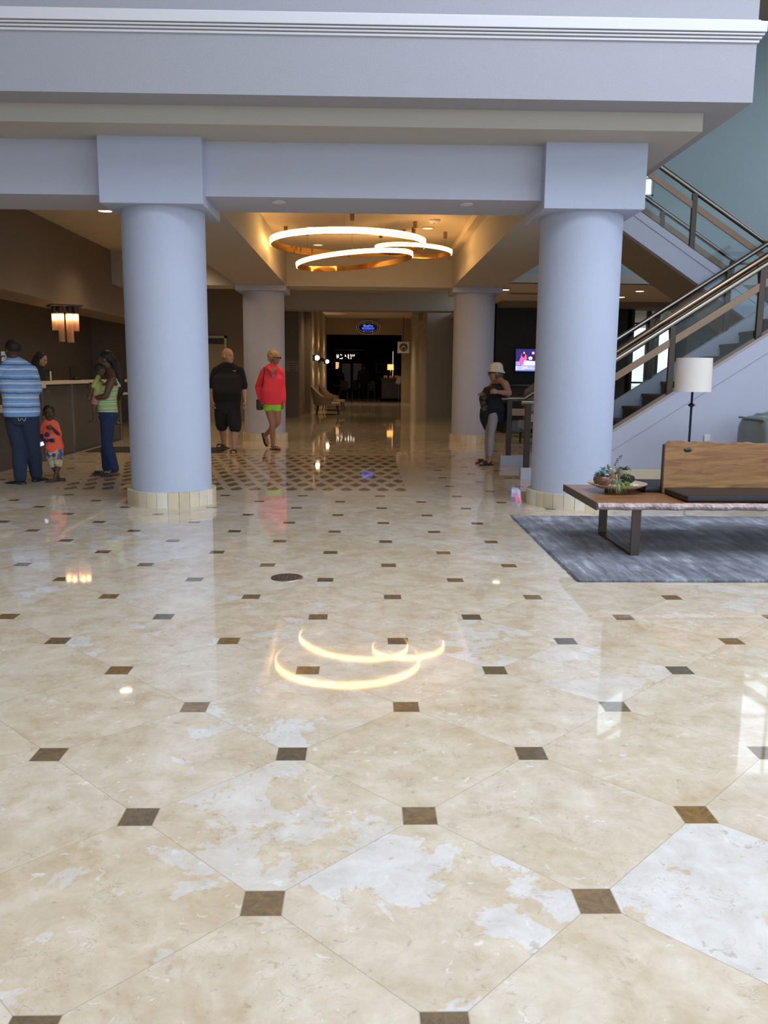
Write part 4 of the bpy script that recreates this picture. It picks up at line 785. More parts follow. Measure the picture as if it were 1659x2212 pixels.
def hand(mb, w_, d, n, side, k, curl=.5, spread=1.0):
    """palm with five fingers: w_ wrist, d finger direction, n palm normal (fingers curl towards it), side the thumb's side"""
    d = V(d).normalized(); n = (V(n) - d*V(n).dot(d)).normalized(); s_ = V(side); s_ = (s_ - d*s_.dot(d) - n*s_.dot(n)); s_ = s_.normalized() if s_.length > .01 else d.cross(n)
    w_ = V(w_); pal = []
    for t, hw, ht in ((-.02, .025, .018), (.0, .026, .018), (.03, .036, .016), (.06, .041, .014), (.085, .040, .012), (.092, .034, .009)):
        c = w_+d*t*k; pal.append([c+s_*(hw*k*math.cos(a))+n*(ht*k*math.sin(a)) for a in [2*math.pi*j/12 for j in range(12)]])
    mb.rings(pal)
    for i, L in enumerate((.072, .080, .075, .060)):
        off = (.031-.0205*i)*k; b = w_+d*.078*k+s_*off; pts = [b]; ang = 0; dr = (d + s_*(.09-.06*i)*spread).normalized()
        for seg_, cu in ((.42, .35), (.33, .9), (.25, .8)):
            ang += cu*curl; dd = dr*math.cos(ang)+n*math.sin(ang); pts.append(pts[-1]+dd*L*seg_*k)
        mb.tube(pts, [.0088*k, .0083*k, .0076*k, .0062*k], seg=8, smooth=2)
    b = w_+d*.022*k+s_*.022*k; d1 = (d*.62+s_*.72+n*.25).normalized(); d2 = (d*.85+s_*.3+n*.45).normalized()
    mb.tube([b, b+d1*.036*k, b+d1*.036*k+d2*.03*k, b+d1*.036*k+d2*.052*k], [.014*k, .011*k, .0092*k, .007*k], seg=8, smooth=2)
def interp(keys, t):
    t = max(0, min(len(keys)-1.0001, t)); i = int(t); u = t-i; u2 = u*u*(3-2*u); a, b = keys[i], keys[i+1]
    return a[0].lerp(b[0], u), a[1]+(b[1]-a[1])*u2, a[2]+(b[2]-a[2])*u2
def person(label, group=None, **S):
    k = S.get('k', 1.0); sk = S['skin']; base = V(S['base']); t = thing('person', label, 'person', base, group)
    f = V((*S['face'], 0)).normalized(); r = V((f.y, -f.x, 0))      # body's forward, body's right
    J = {a: V(b) for a, b in S['J'].items()}; W = S.get('w', {})
    hipw, wst, chw, dep, bel = (W.get(a, b)*k for a, b in (('hip', .165), ('waist', .14), ('chest', .165), ('depth', .105), ('belly', .10)))
    up = V((0, 0, 1)); pel, nek, hd = J['pel'], J['nek'], J['head']
    shm = (J['shR']+J['shL'])/2; wai = J.get('wai', pel.lerp(shm, .42)); che = J.get('che', pel.lerp(shm, .76))
    sr = (J['shR']-J['shL']); sr.z *= .3; shw = sr.length/2; sr = sr.normalized() if sr.length > .05 else r
    if abs(sr.dot(r)) < .2: sr = r
    bf = f
    keys = [(pel-up*.13*k, hipw*.55, dep*.8), (pel, hipw, dep), (wai+bf*bel*.25, wst, bel), (che+bf*.01*k, chw, dep*1.05), (shm-up*.02*k, max(shw*.80, .11*k), .068*k), (nek+up*.015*k, .052*k, .054*k)]
    def torso(mb, t0, t1, off, flare=0, n_=16, seg=24, hem=None):
        secs = []
        for i in range(n_+1):
            tt = t0+(t1-t0)*i/n_; c, a, b = interp(keys, tt); fl = flare*max(0, 1-i/n_*2.2)
            if tt < 0: c = keys[0][0]+up*(tt*.2*k); a, b = hipw*.9, dep*.95
            ax = r.lerp(sr if sr.dot(r) > 0 else -sr, min(1, max(0, (tt-2)/2))).normalized(); ay = bf
            q_ = 2.5; ring = []
            for j in range(seg):
                an = 2*math.pi*j/seg; cx_, sx_ = math.cos(an), math.sin(an); e = 2/q_
                ring.append(c+ax*(math.copysign(abs(cx_)**e, cx_)*(a+off+fl))+ay*(math.copysign(abs(sx_)**e, sx_)*(b+off+fl)))
            secs.append(ring)
        if t1 > 4.2:
            for s_ in 'LR': mb.tube([nek+up*.01*k, nek.lerp(J['sh'+s_], .5)+up*.006*k, J['sh'+s_]-up*.01*k], [.058*k+off*.7, .055*k+off*.7, .05*k+off*.7], seg=12, smooth=2)
        return mb.rings(secs)
    A = W.get('arm', 1)*k; L_ = W.get('leg', 1)*k
    def arm(mb, s_, t1=2.0, off=0, t0=0):
        a, b, c = J['sh'+s_], J['el'+s_], J['wr'+s_]; P = [a, a.lerp(b, .33), a.lerp(b, .7), b, b.lerp(c, .3), b.lerp(c, .7), c]; R_ = [.052, .050, .043, .039, .040, .033, .026]
        pts, rr = catmull(P, [x*A for x in R_], 3); m_ = max(3, int(len(pts)*t1/2)); mb.tube(pts[:m_], [x+off*(.35+.65*min(1, i/max(1, m_-2))) for i, x in enumerate(rr[:m_])], seg=14)
    def leg(mb, s_, t1=2.0, off=0, wide=0):
        a, b, c = J['hip'+s_], J['kn'+s_], J['an'+s_]; P = [a+up*.03*k, a.lerp(b, .3), a.lerp(b, .7), b, b.lerp(c, .3), b.lerp(c, .7), c]; R_ = [.086, .082, .066, .053, .055, .042, .036]
        pts, rr = catmull(P, [x*L_+off+wide*(i/6) for i, x in enumerate(R_)], 3); m_ = max(3, int(len(pts)*t1/2)); mb.tube(pts[:m_], rr[:m_], seg=16)
    fd = {s_: V((*S['toe'+s_][:2], S['toe'+s_][2] if len(S['toe'+s_]) > 2 else 0)).normalized() for s_ in 'LR'}
    def foot(mb, s_, off=0, hgt=1.0):
        an = J['an'+s_]; d = fd[s_]; sole = an - up*.055*k if d.z > -.3 else an - up*.04*k + d*.0
        P = [an-d*.035*k-up*.04*k, an+d*.03*k-up*.038*k, an+d*.09*k-up*.05*k, an+d*.15*k-up*.058*k, an+d*.185*k-up*.062*k]
        if d.z < -.3: P = [an-d*.02*k, an+d*.05*k, an+d*.11*k, an+d*.16*k, an+d*.19*k]
        sd = d.cross(up).normalized(); mb.tube(P, [(.032*k+off), .038*k+off, .042*k+off, .040*k+off, .026*k+off], seg=14, flat=.62*hgt, smooth=2, hint=sd)
        mb.tube([an+up*.02*k, an-up*.03*k], [.034*k+off*.5, .034*k+off*.5], seg=12)
    mb = MB(); torso(mb, 0, 5, 0)
    for s_ in 'LR': arm(mb, s_); leg(mb, s_); foot(mb, s_)
    # head
    hf = V((*S.get('look', S['face']), 0)).normalized(); hf = (hf + up*S.get('nod', 0)).normalized(); hs = V((hf.y, -hf.x, 0)).normalized(); hu = hs.cross(hf).normalized()
    hh = S.get('hh', .235)*(k if 'hh' not in S else 1); HR3 = Matrix((hs, hf, hu)).transposed()
    def hp(s_, f_, u_): return hd+HR3 @ V((s_*hh, f_*hh, u_*hh))
    def he(mb, c, rr, **kw): mb.ell(hp(*c), tuple(x*hh for x in rr), R=HR3, **kw)
    mb.tube([nek-up*.03*k, nek.lerp(hp(0, -.08, -.3), .5), hp(0, -.08, -.22)], [.06*k, .052*k, .055*k], seg=14, smooth=2)
    he(mb, (0, -.07, .13), (.33, .41, .37)); he(mb, (0, .09, -.10), (.27, .31, .34)); he(mb, (0, .15, -.30), (.20, .20, .17)); he(mb, (0, .24, -.38), (.10, .10, .08))
    he(mb, (0, .40, -.08), (.05, .09, .10)); he(mb, (0, .44, -.12), (.07, .06, .045)); he(mb, (0, .32, .07), (.21, .08, .05)); he(mb, (-.14, .27, -.12), (.10, .08, .09)); he(mb, (.14, .27, -.12), (.10, .08, .09))
    for s_ in (-1, 1): he(mb, (s_*.33, -.03, -.04), (.045, .09, .13))
    body = mb.build('body', sk, t, remesh=.0085*max(.8, k), relax=2)
    hm = MB()
    for s_ in 'LR':
        if 'hd'+s_ in S: d_, n_, th, cu = S['hd'+s_]
        else: d_ = J['wr'+s_]-J['el'+s_]; n_ = (r*(-1 if s_ == 'R' else 1)); th = f; cu = .7
        hand(hm, J['wr'+s_], d_, n_, th, k, cu)
    ho = hm.build('hands_tmp', sk, t, remesh=.0042, relax=1)
    # join hands into the body mesh
    bm = bmesh.new(); bm.from_mesh(body.data); bm.from_mesh(ho.data); bm.to_mesh(body.data); bm.free(); body.data.shade_smooth(); bpy.data.objects.remove(ho)
    dark = sk in (SK['dark'], SK['brown'])
    for s_ in (-1, 1):
        m_ = MB(); he(m_, (s_*.125, .335, .0), (.045, .03, .024), seg=10, rows=8); e = m_.build('eye', EYE_W, t, smooth=True); m_ = MB(); he(m_, (s_*.125+S.get('gaze', 0), .365, .0), (.026, .02, .028), seg=8, rows=6); m_.build('iris', EYE_D, e, smooth=True)
    m_ = MB(); he(m_, (0, .345, -.235), (.10, .05, .035), seg=12, rows=8); m_.build('mouth', LIPD if dark else LIP, t, smooth=True)
    m_ = MB()
    for s_ in (-1, 1): m_.tube([hp(s_*.05, .385, .06), hp(s_*.13, .375, .09), hp(s_*.21, .31, .07)], .016*hh*1.2, seg=6)
    m_.build('eyebrows', S.get('brow', HR['black']), t, smooth=True)
    # hair
    hs_ = S.get('hair'); hm_ = MB(); rd = random.Random(len(label))
    if hs_ == 'cropped':
        he(hm_, (0, -.10, .17), (.345, .415, .365)); 
    elif hs_ == 'fringe':      # bald crown, hair around the sides and back
        he(hm_, (0, -.28, -.08), (.31, .24, .20)); he(hm_, (-.27, -.12, -.03), (.085, .18, .12)); he(hm_, (.27, -.12, -.03), (.085, .18, .12))
    elif hs_ == 'curly':
        he(hm_, (0, -.12, .17), (.37, .42, .37)); he(hm_, (0, -.26, -.05), (.33, .26, .28))
        for i in range(60):
            a, b = rd.uniform(0, 6.28), rd.uniform(-.2, 1.5); he(hm_, (.36*math.cos(a)*math.cos(b), -.12+.40*math.sin(a)*math.cos(b)-(.10 if b < .3 and math.sin(a) > .3 else 0), .15+.37*math.sin(b)), (.085, .085, .085), seg=8, rows=6)
    elif hs_ == 'long':
        he(hm_, (0, -.12, .17), (.37, .43, .37)); he(hm_, (0, -.30, -.15), (.34, .26, .42)); hm_.tube([hp(.28, -.02, .05), hp(.33, -.05, -.35), hp(.33, .0, -.75)], [.10*hh, .12*hh, .08*hh], smooth=3, flat=1); hm_.tube([hp(-.28, -.02, .05), hp(-.33, -.05, -.35), hp(-.33, .0, -.75)], [.10*hh, .12*hh, .08*hh], smooth=3); hm_.tube([hp(0, -.35, 0), hp(0, -.42, -.6), hp(0, -.38, -1.15)], [.30*hh, .30*hh, .18*hh], smooth=3)
    elif hs_ == 'ponytail':
        he(hm_, (0, -.12, .17), (.36, .42, .37)); he(hm_, (0, -.28, -.02), (.30, .24, .26)); hm_.tube([V(p) for p in S['tail']], [x*hh for x in (.16, .26, .30, .30, .24, .12)][:len(S['tail'])], smooth=4)
    elif hs_ == 'bob':
        he(hm_, (0, -.12, .14), (.35, .40, .34)); he(hm_, (0, -.25, -.16), (.34, .26, .30)); he(hm_, (.26, -.08, -.15), (.10, .17, .25)); he(hm_, (-.26, -.08, -.15), (.10, .17, .25))
    if hs_:
        h_ = hm_.build('hair', S['haircol'], t, remesh=.007, relax=1)
    # clothes
    for c in S.get('wear', []):
        m_ = MB(); kind = c[0]; col = c[1]; o = c[2] if len(c) > 2 else {}
        if kind in ('shirt', 'jacket', 'tank_top', 'tunic'):
            torso(m_, o.get('t0', .5), o.get('t1', 4.45), o.get('off', .022)*k, o.get('flare', 0), n_=20)
            if o.get('sleeve', 0):
                for s_ in 'LR': arm(m_, s_, o['sleeve'], o.get('soff', .016)*k)
            if o.get('straps'):
                for s_ in (-1, 1): m_.tube([shm+sr*s_*shw*.55+f*.085*k-up*.10*k, shm+sr*s_*shw*.6+up*.045*k, shm+sr*s_*shw*.5-f*.09*k-up*.10*k], .018*k, seg=8, smooth=4)
            if o.get('extra'): o['extra'](m_)
            ob = m_.build(kind, col, t, remesh=.0095*max(.75, k), relax=4)
            if o.get('collar'): ring_ = [nek+up*(.0)+(r*math.cos(a)+f*math.sin(a))*.068*k+up*(-.03 if math.sin(a) > 0 else .035)*k*abs(math.sin(a)) for a in [2*math.pi*i/20 for i in range(21)]]; MB().tube(ring_, .014*k, seg=8, cap=False).build('collar', col, ob, smooth=True)
            if o.get('after'): o['after'](t, ob)
        elif kind in ('trousers', 'shorts', 'jeans'):
            torso(m_, .0, 1.35, o.get('off', .016)*k)
            for s_ in 'LR': leg(m_, s_, o.get('len', 1.97), o.get('loff', .014)*k, o.get('wide', 0)*k)
            ob = m_.build(kind, col, t, remesh=.0095*max(.75, k), relax=4)
            if o.get('after'): o['after'](t, ob)
        elif kind in ('shoe', 'sandal', 'flip_flop', 'slide'):
            for s_ in 'LR':
                m_ = MB(); an = J['an'+s_]; d = fd[s_]; sd = d.cross(up).normalized(); dz = .066*k
                if kind == 'shoe': foot(m_, s_, .012*k, 1.15); m_.build('shoe', col, t, remesh=.008, relax=3); continue
                nn = sd.cross(d).normalized(); nn = nn if nn.z > 0 else -nn
                c0 = an - (up if d.z > -.3 else nn)*(.078*k if d.z > -.3 else .035*k); secs = []
                for u, w2 in ((-.075, .02), (-.06, .034), (0, .038), (.09, .046), (.15, .045), (.19, .032), (.205, .012)):
                    c_ = c0+d*u*k; secs.append([c_+sd*w2*k, c_-sd*w2*k, c_-sd*w2*k-nn*.016*k, c_+sd*w2*k-nn*.016*k])
                m_.rings(secs); so = m_.build('sole', o.get('solecol', col), t, bevel=.003)
                m_ = MB(); tc = c0+d*.10*k
                if kind == 'flip_flop': m_.tube([c0+d*.16*k, c0+d*.10*k+sd*.03*k+nn*.05*k, c0+d*.02*k+sd*.042*k], .006*k, seg=6, smooth=4).tube([c0+d*.16*k, c0+d*.10*k-sd*.03*k+nn*.05*k, c0+d*.02*k-sd*.042*k], .006*k, seg=6, smooth=4)
                else:
                    for uu in ((.075, .11, .14) if kind == 'sandal' else (.085, .125)):
                        wd = .013 if kind == 'sandal' else .022
                        for v_ in (0, 1): m_.tube([c0+d*(uu+v_*wd)*k+sd*.046*k, c0+d*(uu+v_*wd)*k+sd*.036*k+nn*.045*k, c0+d*(uu+v_*wd)*k+nn*.058*k, c0+d*(uu+v_*wd)*k-sd*.036*k+nn*.045*k, c0+d*(uu+v_*wd)*k-sd*.046*k], wd*.6*k, seg=6, smooth=4)
                    if kind == 'sandal': m_.tube([an-d*.045*k-up*.02*k+sd*.0, an+sd*.04*k-up*.03*k, c0+d*.05*k+sd*.04*k], .008*k, seg=6).tube([an-d*.045*k-up*.02*k, an-sd*.04*k-up*.03*k, c0+d*.05*k-sd*.04*k], .008*k, seg=6)
                m_.build('strap', col, so, smooth=True)
                if kind == 'slide':
                    m_ = MB()
                    for uu in (.08, .105, .13): m_.tube([c0+d*uu*k+sd*.044*k+nn*.03*k, c0+d*uu*k+sd*.034*k+nn*.056*k, c0+d*uu*k+nn*.073*k, c0+d*uu*k-sd*.034*k+nn*.056*k, c0+d*uu*k-sd*.044*k+nn*.03*k], .005*k, seg=6, smooth=4)
                    m_.build('stripe', M['paper'], so, smooth=True)
        elif kind == 'glasses':
            m_ = MB()
            for s_ in (-1, 1):
                m_.ell(hp(s_*.14, .42, .0), (.115*hh, .02*hh, .075*hh), R=HR3, seg=14, rows=8); m_.tube([hp(s_*.24, .38, .02), hp(s_*.345, .0, .02)], .014*hh, seg=6)
            m_.tube([hp(-.05, .44, .02), hp(.05, .44, .02)], .014*hh, seg=6); m_.build('glasses', col, t, smooth=True)
        elif kind == 'hat':
            secs = []
            for rr_, z_ in ((.48, -.09), (.53, -.075), (.43, .02), (.40, .10), (.405, .2), (.38, .34), (.30, .46), (.16, .53), (.02, .545)):
                ring = []
                for j in range(40):
                    a = 2*math.pi*j/40; br = 1.0 if z_ > 0 else (1.0+.22*max(0, math.sin(a)))
                    zz = z_ + (0 if z_ > 0 else -.10*max(0, -math.sin(a))+.07*max(0, math.sin(a)))
                    ring.append(hp(rr_*math.cos(a)*br*.92, -.08+rr_*math.sin(a)*br*1.08, zz+.14))
                secs.append(ring)
            m_.rings(secs); m_.build('hat', col, t, smooth=True)
    return t, J, hp, hh
def P(x, y, Y): return at(x, y, Y)
denim = mat('blue_denim', (.022, .038, .075), .9, var=.3, scale=25, bump=.3, bscale=300); denim2 = mat('dark_blue_denim', (.018, .035, .10), .9, var=.25, scale=20, bump=.2, bscale=300)
# ---- man in the blue striped polo, seen from behind
Y = 10.25; B = V((P(34, 1047, Y).x, Y, 0))
polo = stripes('blue_striped_polo', [(0, (.26, .44, .76)), (.10, (.20, .37, .70)), (.30, (.62, .70, .82)), (.42, (.28, .46, .76)), (.58, (.18, .34, .66)), (.66, (.02, .035, .10)), (.71, (.24, .42, .74)), (.86, (.56, .66, .80)), (.96, (.24, .42, .74))], .165, 0)
def pocket(t, ob):
    for px, py in ((47, 904),):
        p = P(px, py, Y-.155); mm = MB(); mm.tube([p+V((-.045, 0, .01)), p+V((-.03, -.002, -.03)), p+V((0, -.004, .0)), p+V((.03, -.002, -.03)), p+V((.05, 0, .01))], .003, seg=5, smooth=4); mm.build('pocket_stitching', 'desktop', ob)
person('person in blue striped polo and jeans standing at the low reception counter, seen from behind', base=B, face=(-.25, 1), look=(-.75, .66), skin=SK['dark'], hair='cropped', haircol=HR['black'], k=1.03, hh=.25,
  w=dict(hip=.178, waist=.18, chest=.20, depth=.13, belly=.14, arm=1.08, leg=1.04),
  J=dict(pel=P(47, 893, Y), nek=P(31, 783, Y), head=P(27, 757, Y), shR=P(69, 800, Y+.03), shL=P(2, 802, Y-.02), elR=P(80, 852, Y+.06), wrR=P(82, 892, Y+.10), elL=P(-18, 838, Y+.12), wrL=P(2, 789, Y+.06), wai=P(45, 858, Y), che=P(40, 822, Y),
  hipR=P(63, 905, Y), hipL=P(31, 905, Y), knR=P(72, 968, Y+.06), knL=P(42, 970, Y), anR=P(79, 1030, Y+.22), anL=P(44, 1037, Y-.02)), toeR=(.25, 1), toeL=(-1, .12),
  hdL=((.2, .1, 1), (1, 0, 0), (0, 1, 0), .9), wear=[('shirt', polo, dict(t0=.72, sleeve=.92, soff=.026, off=.026, collar=True)), ('jeans', denim, dict(loff=.018, wide=.016, off=.018, after=pocket)), ('shoe', M['blackp'])])
ph = MB().cbox(P(10, 770, Y+.05), (.075, .015, .12), .3).build('phone', 'paper', origin=P(10, 775, Y+.05), bevel=.008); tag(ph, 'white phone held at the ear by the person in the striped polo', 'phone')
# ---- boy in the orange shirt
Y = 10.5; B = V((P(120, 1038, Y).x, Y, 0)); kb = .60
orange = mat('neon_orange_cotton', (1.0, .15, .075), .8, var=.03, emit=None); navy = mat('navy_print', (.012, .018, .09), .7)
def shirtprint(t, ob):
    c = P(107, 940, Y-.112)
    text('AME', 'lettering', .062, (P(113, 950, Y).x, Y-.118, P(113, 950, Y).z), (math.radians(90), 0, .05), navy, ob, bold=True, ext=.012, xs=1.15)
    text('E', 'lettering', .062, (P(98, 942, Y).x, Y-.112, P(98, 941, Y).z), (math.radians(90), 0, .05), navy, ob, bold=True, ext=.012, xs=1.1)
    p = P(109, 938, Y); MB().ell((p.x, Y-.108, p.z), (.032, .016, .032)).build('ball_print', mat('ball_navy', (.10, .03, .10), .7), ob, smooth=True)
    mm = MB()
    for a in (-1, 1): mm.tube([(p.x+a*.03, Y-.118, p.z), (p.x+a*.010, Y-.127, p.z), (p.x+a*.006, Y-.12, p.z+.028)], .003, seg=5, smooth=3)
    mm.tube([(p.x-.03, Y-.116, p.z-.008), (p.x, Y-.127, p.z-.002), (p.x+.03, Y-.116, p.z-.008)], .003, seg=5, smooth=3).build('ball_seams', navy, ob)
flor = NT('patterned_shorts'); vo = flor.n('ShaderNodeTexVoronoi'); vo.inputs['Scale'].default_value = 22; flor.t.links.new(flor.obj(), vo.inputs['Vector']); flor.t.links.new(flor.ramp(flor.math('FRACT', flor.math('MULTIPLY', vo.outputs['Color'], 1.0)), [(0, (.05, .12, .35)), (.3, (.60, .62, .6)), (.5, (.62, .38, .08)), (.78, (.50, .52, .5)), (.9, (.03, .06, .2))], 'CONSTANT'), flor.b.inputs['Base Color'])
person('child in neon orange shirt and patterned shorts looking up, standing by the reception counter', base=B, face=(.35, -1), look=(.45, -.9), skin=SK['dark'], hair='cropped', haircol=HR['black'], k=kb, hh=.195, gaze=.03,
  w=dict(hip=.165, waist=.15, chest=.165, depth=.115, belly=.13, arm=.95, leg=1.0),
  J=dict(pel=P(117, 966, Y), nek=P(106, 911, Y), head=P(106, 893, Y), shR=P(93.5, 918, Y), shL=P(121, 917, Y), elR=P(88, 938, Y-.06), wrR=P(92, 950, Y-.12), elL=P(128, 940, Y-.03), wrL=P(114, 925, Y-.16),
  hipR=P(111, 975, Y), hipL=P(124, 975, Y), knR=P(114, 1003, Y), knL=P(126, 1003, Y-.03), anR=P(126, 1030, Y+.02), anL=P(119, 1032, Y-.10)), toeR=(.9, -.5), toeL=(-.8, -.7),
  hdR=((-.1, -.3, -1), (1, 0, 0), (0, -1, 0), .9), hdL=((-1, -.1, .1), (0, 1, 0), (0, 0, 1), .6),
  wear=[('shirt', orange, dict(t0=.25, sleeve=.95, soff=.022, off=.03, after=shirtprint)), ('shorts', flor.m, dict(len=1.15, loff=.03, off=.025)), ('sandal', M['leg'])])
q = P(90, 959, Y-.17); o = MB().cbox(q, (.068, .010, .058), Matrix.Rotation(-.35, 3, 'Y')).build('phone', 'blackp', origin=q, bevel=.004); tag(o, 'small phone with white screen held by the child in the orange shirt', 'phone')
MB().cbox(q-V((0, .006, 0)), (.058, .003, .046), Matrix.Rotation(-.35, 3, 'Y')).build('screen', mat('lit_screen', (.8, .8, 1), .4, emit=(.75, .78, 1), es=.9), o)
# ---- woman with ponytail holding a baby
Y = 11.05; B = V((P(232, 1029, Y).x, Y, 0))
tank = stripes('green_striped_tank', [(0, (.30, .55, .16)), (.12, (.60, .66, .38)), (.25, (.18, .50, .30)), (.38, (.66, .60, .40)), (.52, (.40, .60, .14)), (.66, (.58, .40, .30)), (.76, (.36, .60, .22)), (.9, (.62, .68, .46))], .12)
hp0 = P(229, 777, Y)
person('person with long black ponytail, striped tank top and jeans holding a baby', base=B, face=(-1, -.1), look=(-1, -.05), nod=-.08, skin=SK['brown'], hair='ponytail', haircol=HR['black'], k=.96,
  tail=[P(240, 772, Y+.02), P(248, 786, Y+.02), P(255, 806, Y+.02), P(258, 826, Y+.03), P(258, 846, Y+.03), P(256, 860, Y+.03)],
  w=dict(hip=.155, waist=.125, chest=.14, depth=.115, belly=.115, arm=.98, leg=.98),
  J=dict(pel=P(234, 896, Y), nek=P(237, 801, Y), head=P(227, 777, Y), shR=P(243, 817, Y+.16), shL=P(243, 818, Y-.15), elL=P(228, 856, Y-.19), wrL=P(205, 860, Y-.14), elR=P(226, 850, Y+.17), wrR=P(208, 838, Y+.05),
  wai=P(235, 868, Y), che=P(237, 838, Y), hipR=P(233, 908, Y+.08), hipL=P(232, 908, Y-.08), knR=P(230, 962, Y+.09), knL=P(232, 960, Y-.08), anR=P(230, 1014, Y+.16), anL=P(249, 1018, Y-.08)), toeR=(-1, -.05), toeL=(-1, -.05),
  hdL=((-1, .1, .25), (0, 1, .3), (0, 0, 1), .8), hdR=((-1, -.3, .1), (0, -1, 0), (0, 0, 1), .8),
  wear=[('tank_top', tank, dict(t0=.55, t1=3.3, off=.012, straps=True)), ('jeans', denim2, dict(off=.012, loff=.010, wide=.016, len=1.95)), ('slide', M['blackp'], dict(solecol=M['blackp']))])
baby_y = mat('pale_yellow_cotton', (.45, .48, .13), .85)
Yb = 10.98
person('baby in pale yellow shirt carried in the arms of the ponytailed adult', base=P(212, 870, Yb), face=(.9, .5), look=(.9, .6), skin=SK['brown'], hair='cropped', haircol=HR['black'], k=.42, hh=.16,
  w=dict(hip=.18, waist=.19, chest=.19, depth=.14, belly=.15, arm=1.15, leg=1.1),
  J=dict(pel=P(209, 858, Yb), nek=P(213, 814, Yb), head=P(217, 800, Yb), shR=P(208, 822, Yb-.07), shL=P(212, 822, Yb+.08), elR=P(199, 840, Yb-.10), wrR=P(194, 856, Yb-.12), elL=P(226, 832, Yb+.10), wrL=P(234, 838, Yb+.10),
  hipR=P(206, 862, Yb-.05), hipL=P(212, 862, Yb+.05), knR=P(203, 882, Yb-.10), knL=P(230, 880, Yb+.14), anR=P(205, 906, Yb-.08), anL=P(248, 912, Yb+.22)), toeR=(-.8, -.2), toeL=(.9, .1),
  wear=[('shirt', baby_y, dict(t0=.6, sleeve=.8, soff=.02, off=.02)), ('shorts', mat('pink_cloth', (.45, .20, .18), .8), dict(len=.6, off=.02, loff=.02)), ('shoe', M['leg'])])
# ---- receptionist
Y = 14.2; B = V((P(90, 990, Y).x-.05, Y, 0)); X = lambda px, py, d=0: P(px, py, Y+d)
person('person with long dark hair and black jacket working behind the high reception counter', base=B, face=(.9, -.4), look=(1, -.25), nod=-.35, skin=SK['olive'], hair='long', haircol=HR['black'], k=.95,
  w=dict(hip=.16, waist=.13, chest=.15),
  J=dict(pel=V((B.x, Y, .95)), nek=X(83, 795), head=X(90, 776), shR=X(80, 806, -.15), shL=X(78, 805, .15), elR=X(88, 838, -.2), wrR=X(104, 838, -.15), elL=X(88, 836, .2), wrL=X(106, 836, .12), hipR=V((B.x, Y-.08, .9)), hipL=V((B.x, Y+.08, .9)), knR=V((B.x+.02, Y-.09, .5)), knL=V((B.x+.02, Y+.09, .5)), anR=V((B.x, Y-.09, .08)), anL=V((B.x, Y+.09, .08))), toeR=(1, -.1), toeL=(1, .1),
  wear=[('jacket', M['cloth_black'], dict(t0=.5, t1=4.7, sleeve=1.85, off=.02)), ('trousers', M['cloth_black']), ('shoe', M['blackp'])])
# ---- man in black, bald, walking
Y = 14.55; B = V((P(492, 976, Y).x, Y, 0))
def logo(t, ob):
    p = P(506.5, 801, Y-.185); mm = MB()
    mm.tube([p+V((-.02, 0, .008)), p+V((-.012, -.003, -.006)), p+V((0, -.004, .004)), p+V((.012, -.003, -.006)), p+V((.022, 0, .008))], .003, seg=5, smooth=3); mm.build('chest_emblem', 'silver', ob)
person('bald person in black T-shirt and black shorts walking past the round column', base=B, face=(.15, -1), look=(.78, -.62), skin=SK['pale'], hair='fringe', haircol=HR['grey'], brow=HR['grey'], k=1.04, hh=.262,
  w=dict(hip=.19, waist=.205, chest=.21, depth=.135, belly=.175, arm=1.15, leg=1.08),
  J=dict(pel=P(491, 876, Y), nek=P(490, 791, Y), head=P(493, 769, Y), shR=P(466.5, 801, Y), shL=P(519, 802, Y), elR=P(458.5, 836, Y+.02), wrR=P(460, 866, Y-.06), elL=P(526, 838, Y+.02), wrL=P(529, 866, Y-.06), wai=P(490, 848, Y-.03), che=P(491, 818, Y),
  hipR=P(480, 885, Y), hipL=P(502, 885, Y), knR=P(479.5, 918, Y+.10), knL=P(508, 922, Y-.05), anR=P(483, 955, Y+.30), anL=P(505.5, 967.5, Y-.10)), toeR=(-.35, -1), toeL=(.08, -1),
  wear=[('shirt', M['cloth_black'], dict(t0=.35, sleeve=1.0, soff=.03, off=.028, after=logo)), ('shorts', mat('black_shorts', (.012, .014, .020), .9), dict(len=1.13, loff=.036, off=.03, wide=.03)), ('sandal', mat('brown_sandal', (.07, .045, .03), .7))])
q = P(529.5, 866, Y-.07); o = MB().lathe([(.034, -.01), (.037, 0), (.034, .01)], q, 20).build('wristwatch', 'silver', origin=q, smooth=True); tag(o, 'silver wristwatch on the wrist of the bald person in black', 'watch')
q = P(463.5, 876, Y-.1); o = MB().cbox(q, (.05, .03, .09)).build('small_phone', 'blackp', origin=q, bevel=.006); tag(o, 'small dark phone held low by the bald person in black', 'phone')
# ---- woman in the coral jacket
Y = 15.0; B = V((P(590, 971, Y).x, Y, 0)); coral = mat('neon_coral_knit', (1.0, .06, .10), .8, var=.04, bump=.4, bscale=90)
def inner(t, ob):
    p = P(589.5, 811, Y-.13); MB().prism([p+V((-.045, .0, .05)), p+V((.05, 0, .05)), p+V((.012, -.035, -.045))], (0, .03, 0)).build('grey_top', mat('grey_top', (.25, .30, .36), .8), ob)
    p = P(588.5, 802, Y-.135); MB().prism([p+V((-.06, .03, .075)), p+V((.075, .03, .075)), p+V((.055, 0, .03)), p+V((.015, -.02, -.02)), p+V((-.045, 0, .03))], (0, .03, 0)).build('open_neck', SK['tan'], ob)
    for a, b in ((-.075, .05), (.095, -.04)): q = P(589, 798, Y-.12); MB().tube([q+V((a, .05, .06)), q+V((a*.9, -.01, .02)), q+V((b*.3, -.035, -.07))], [.022, .022, .01], seg=8, smooth=3, flat=.5).build('collar_flap', coral, ob, smooth=True)
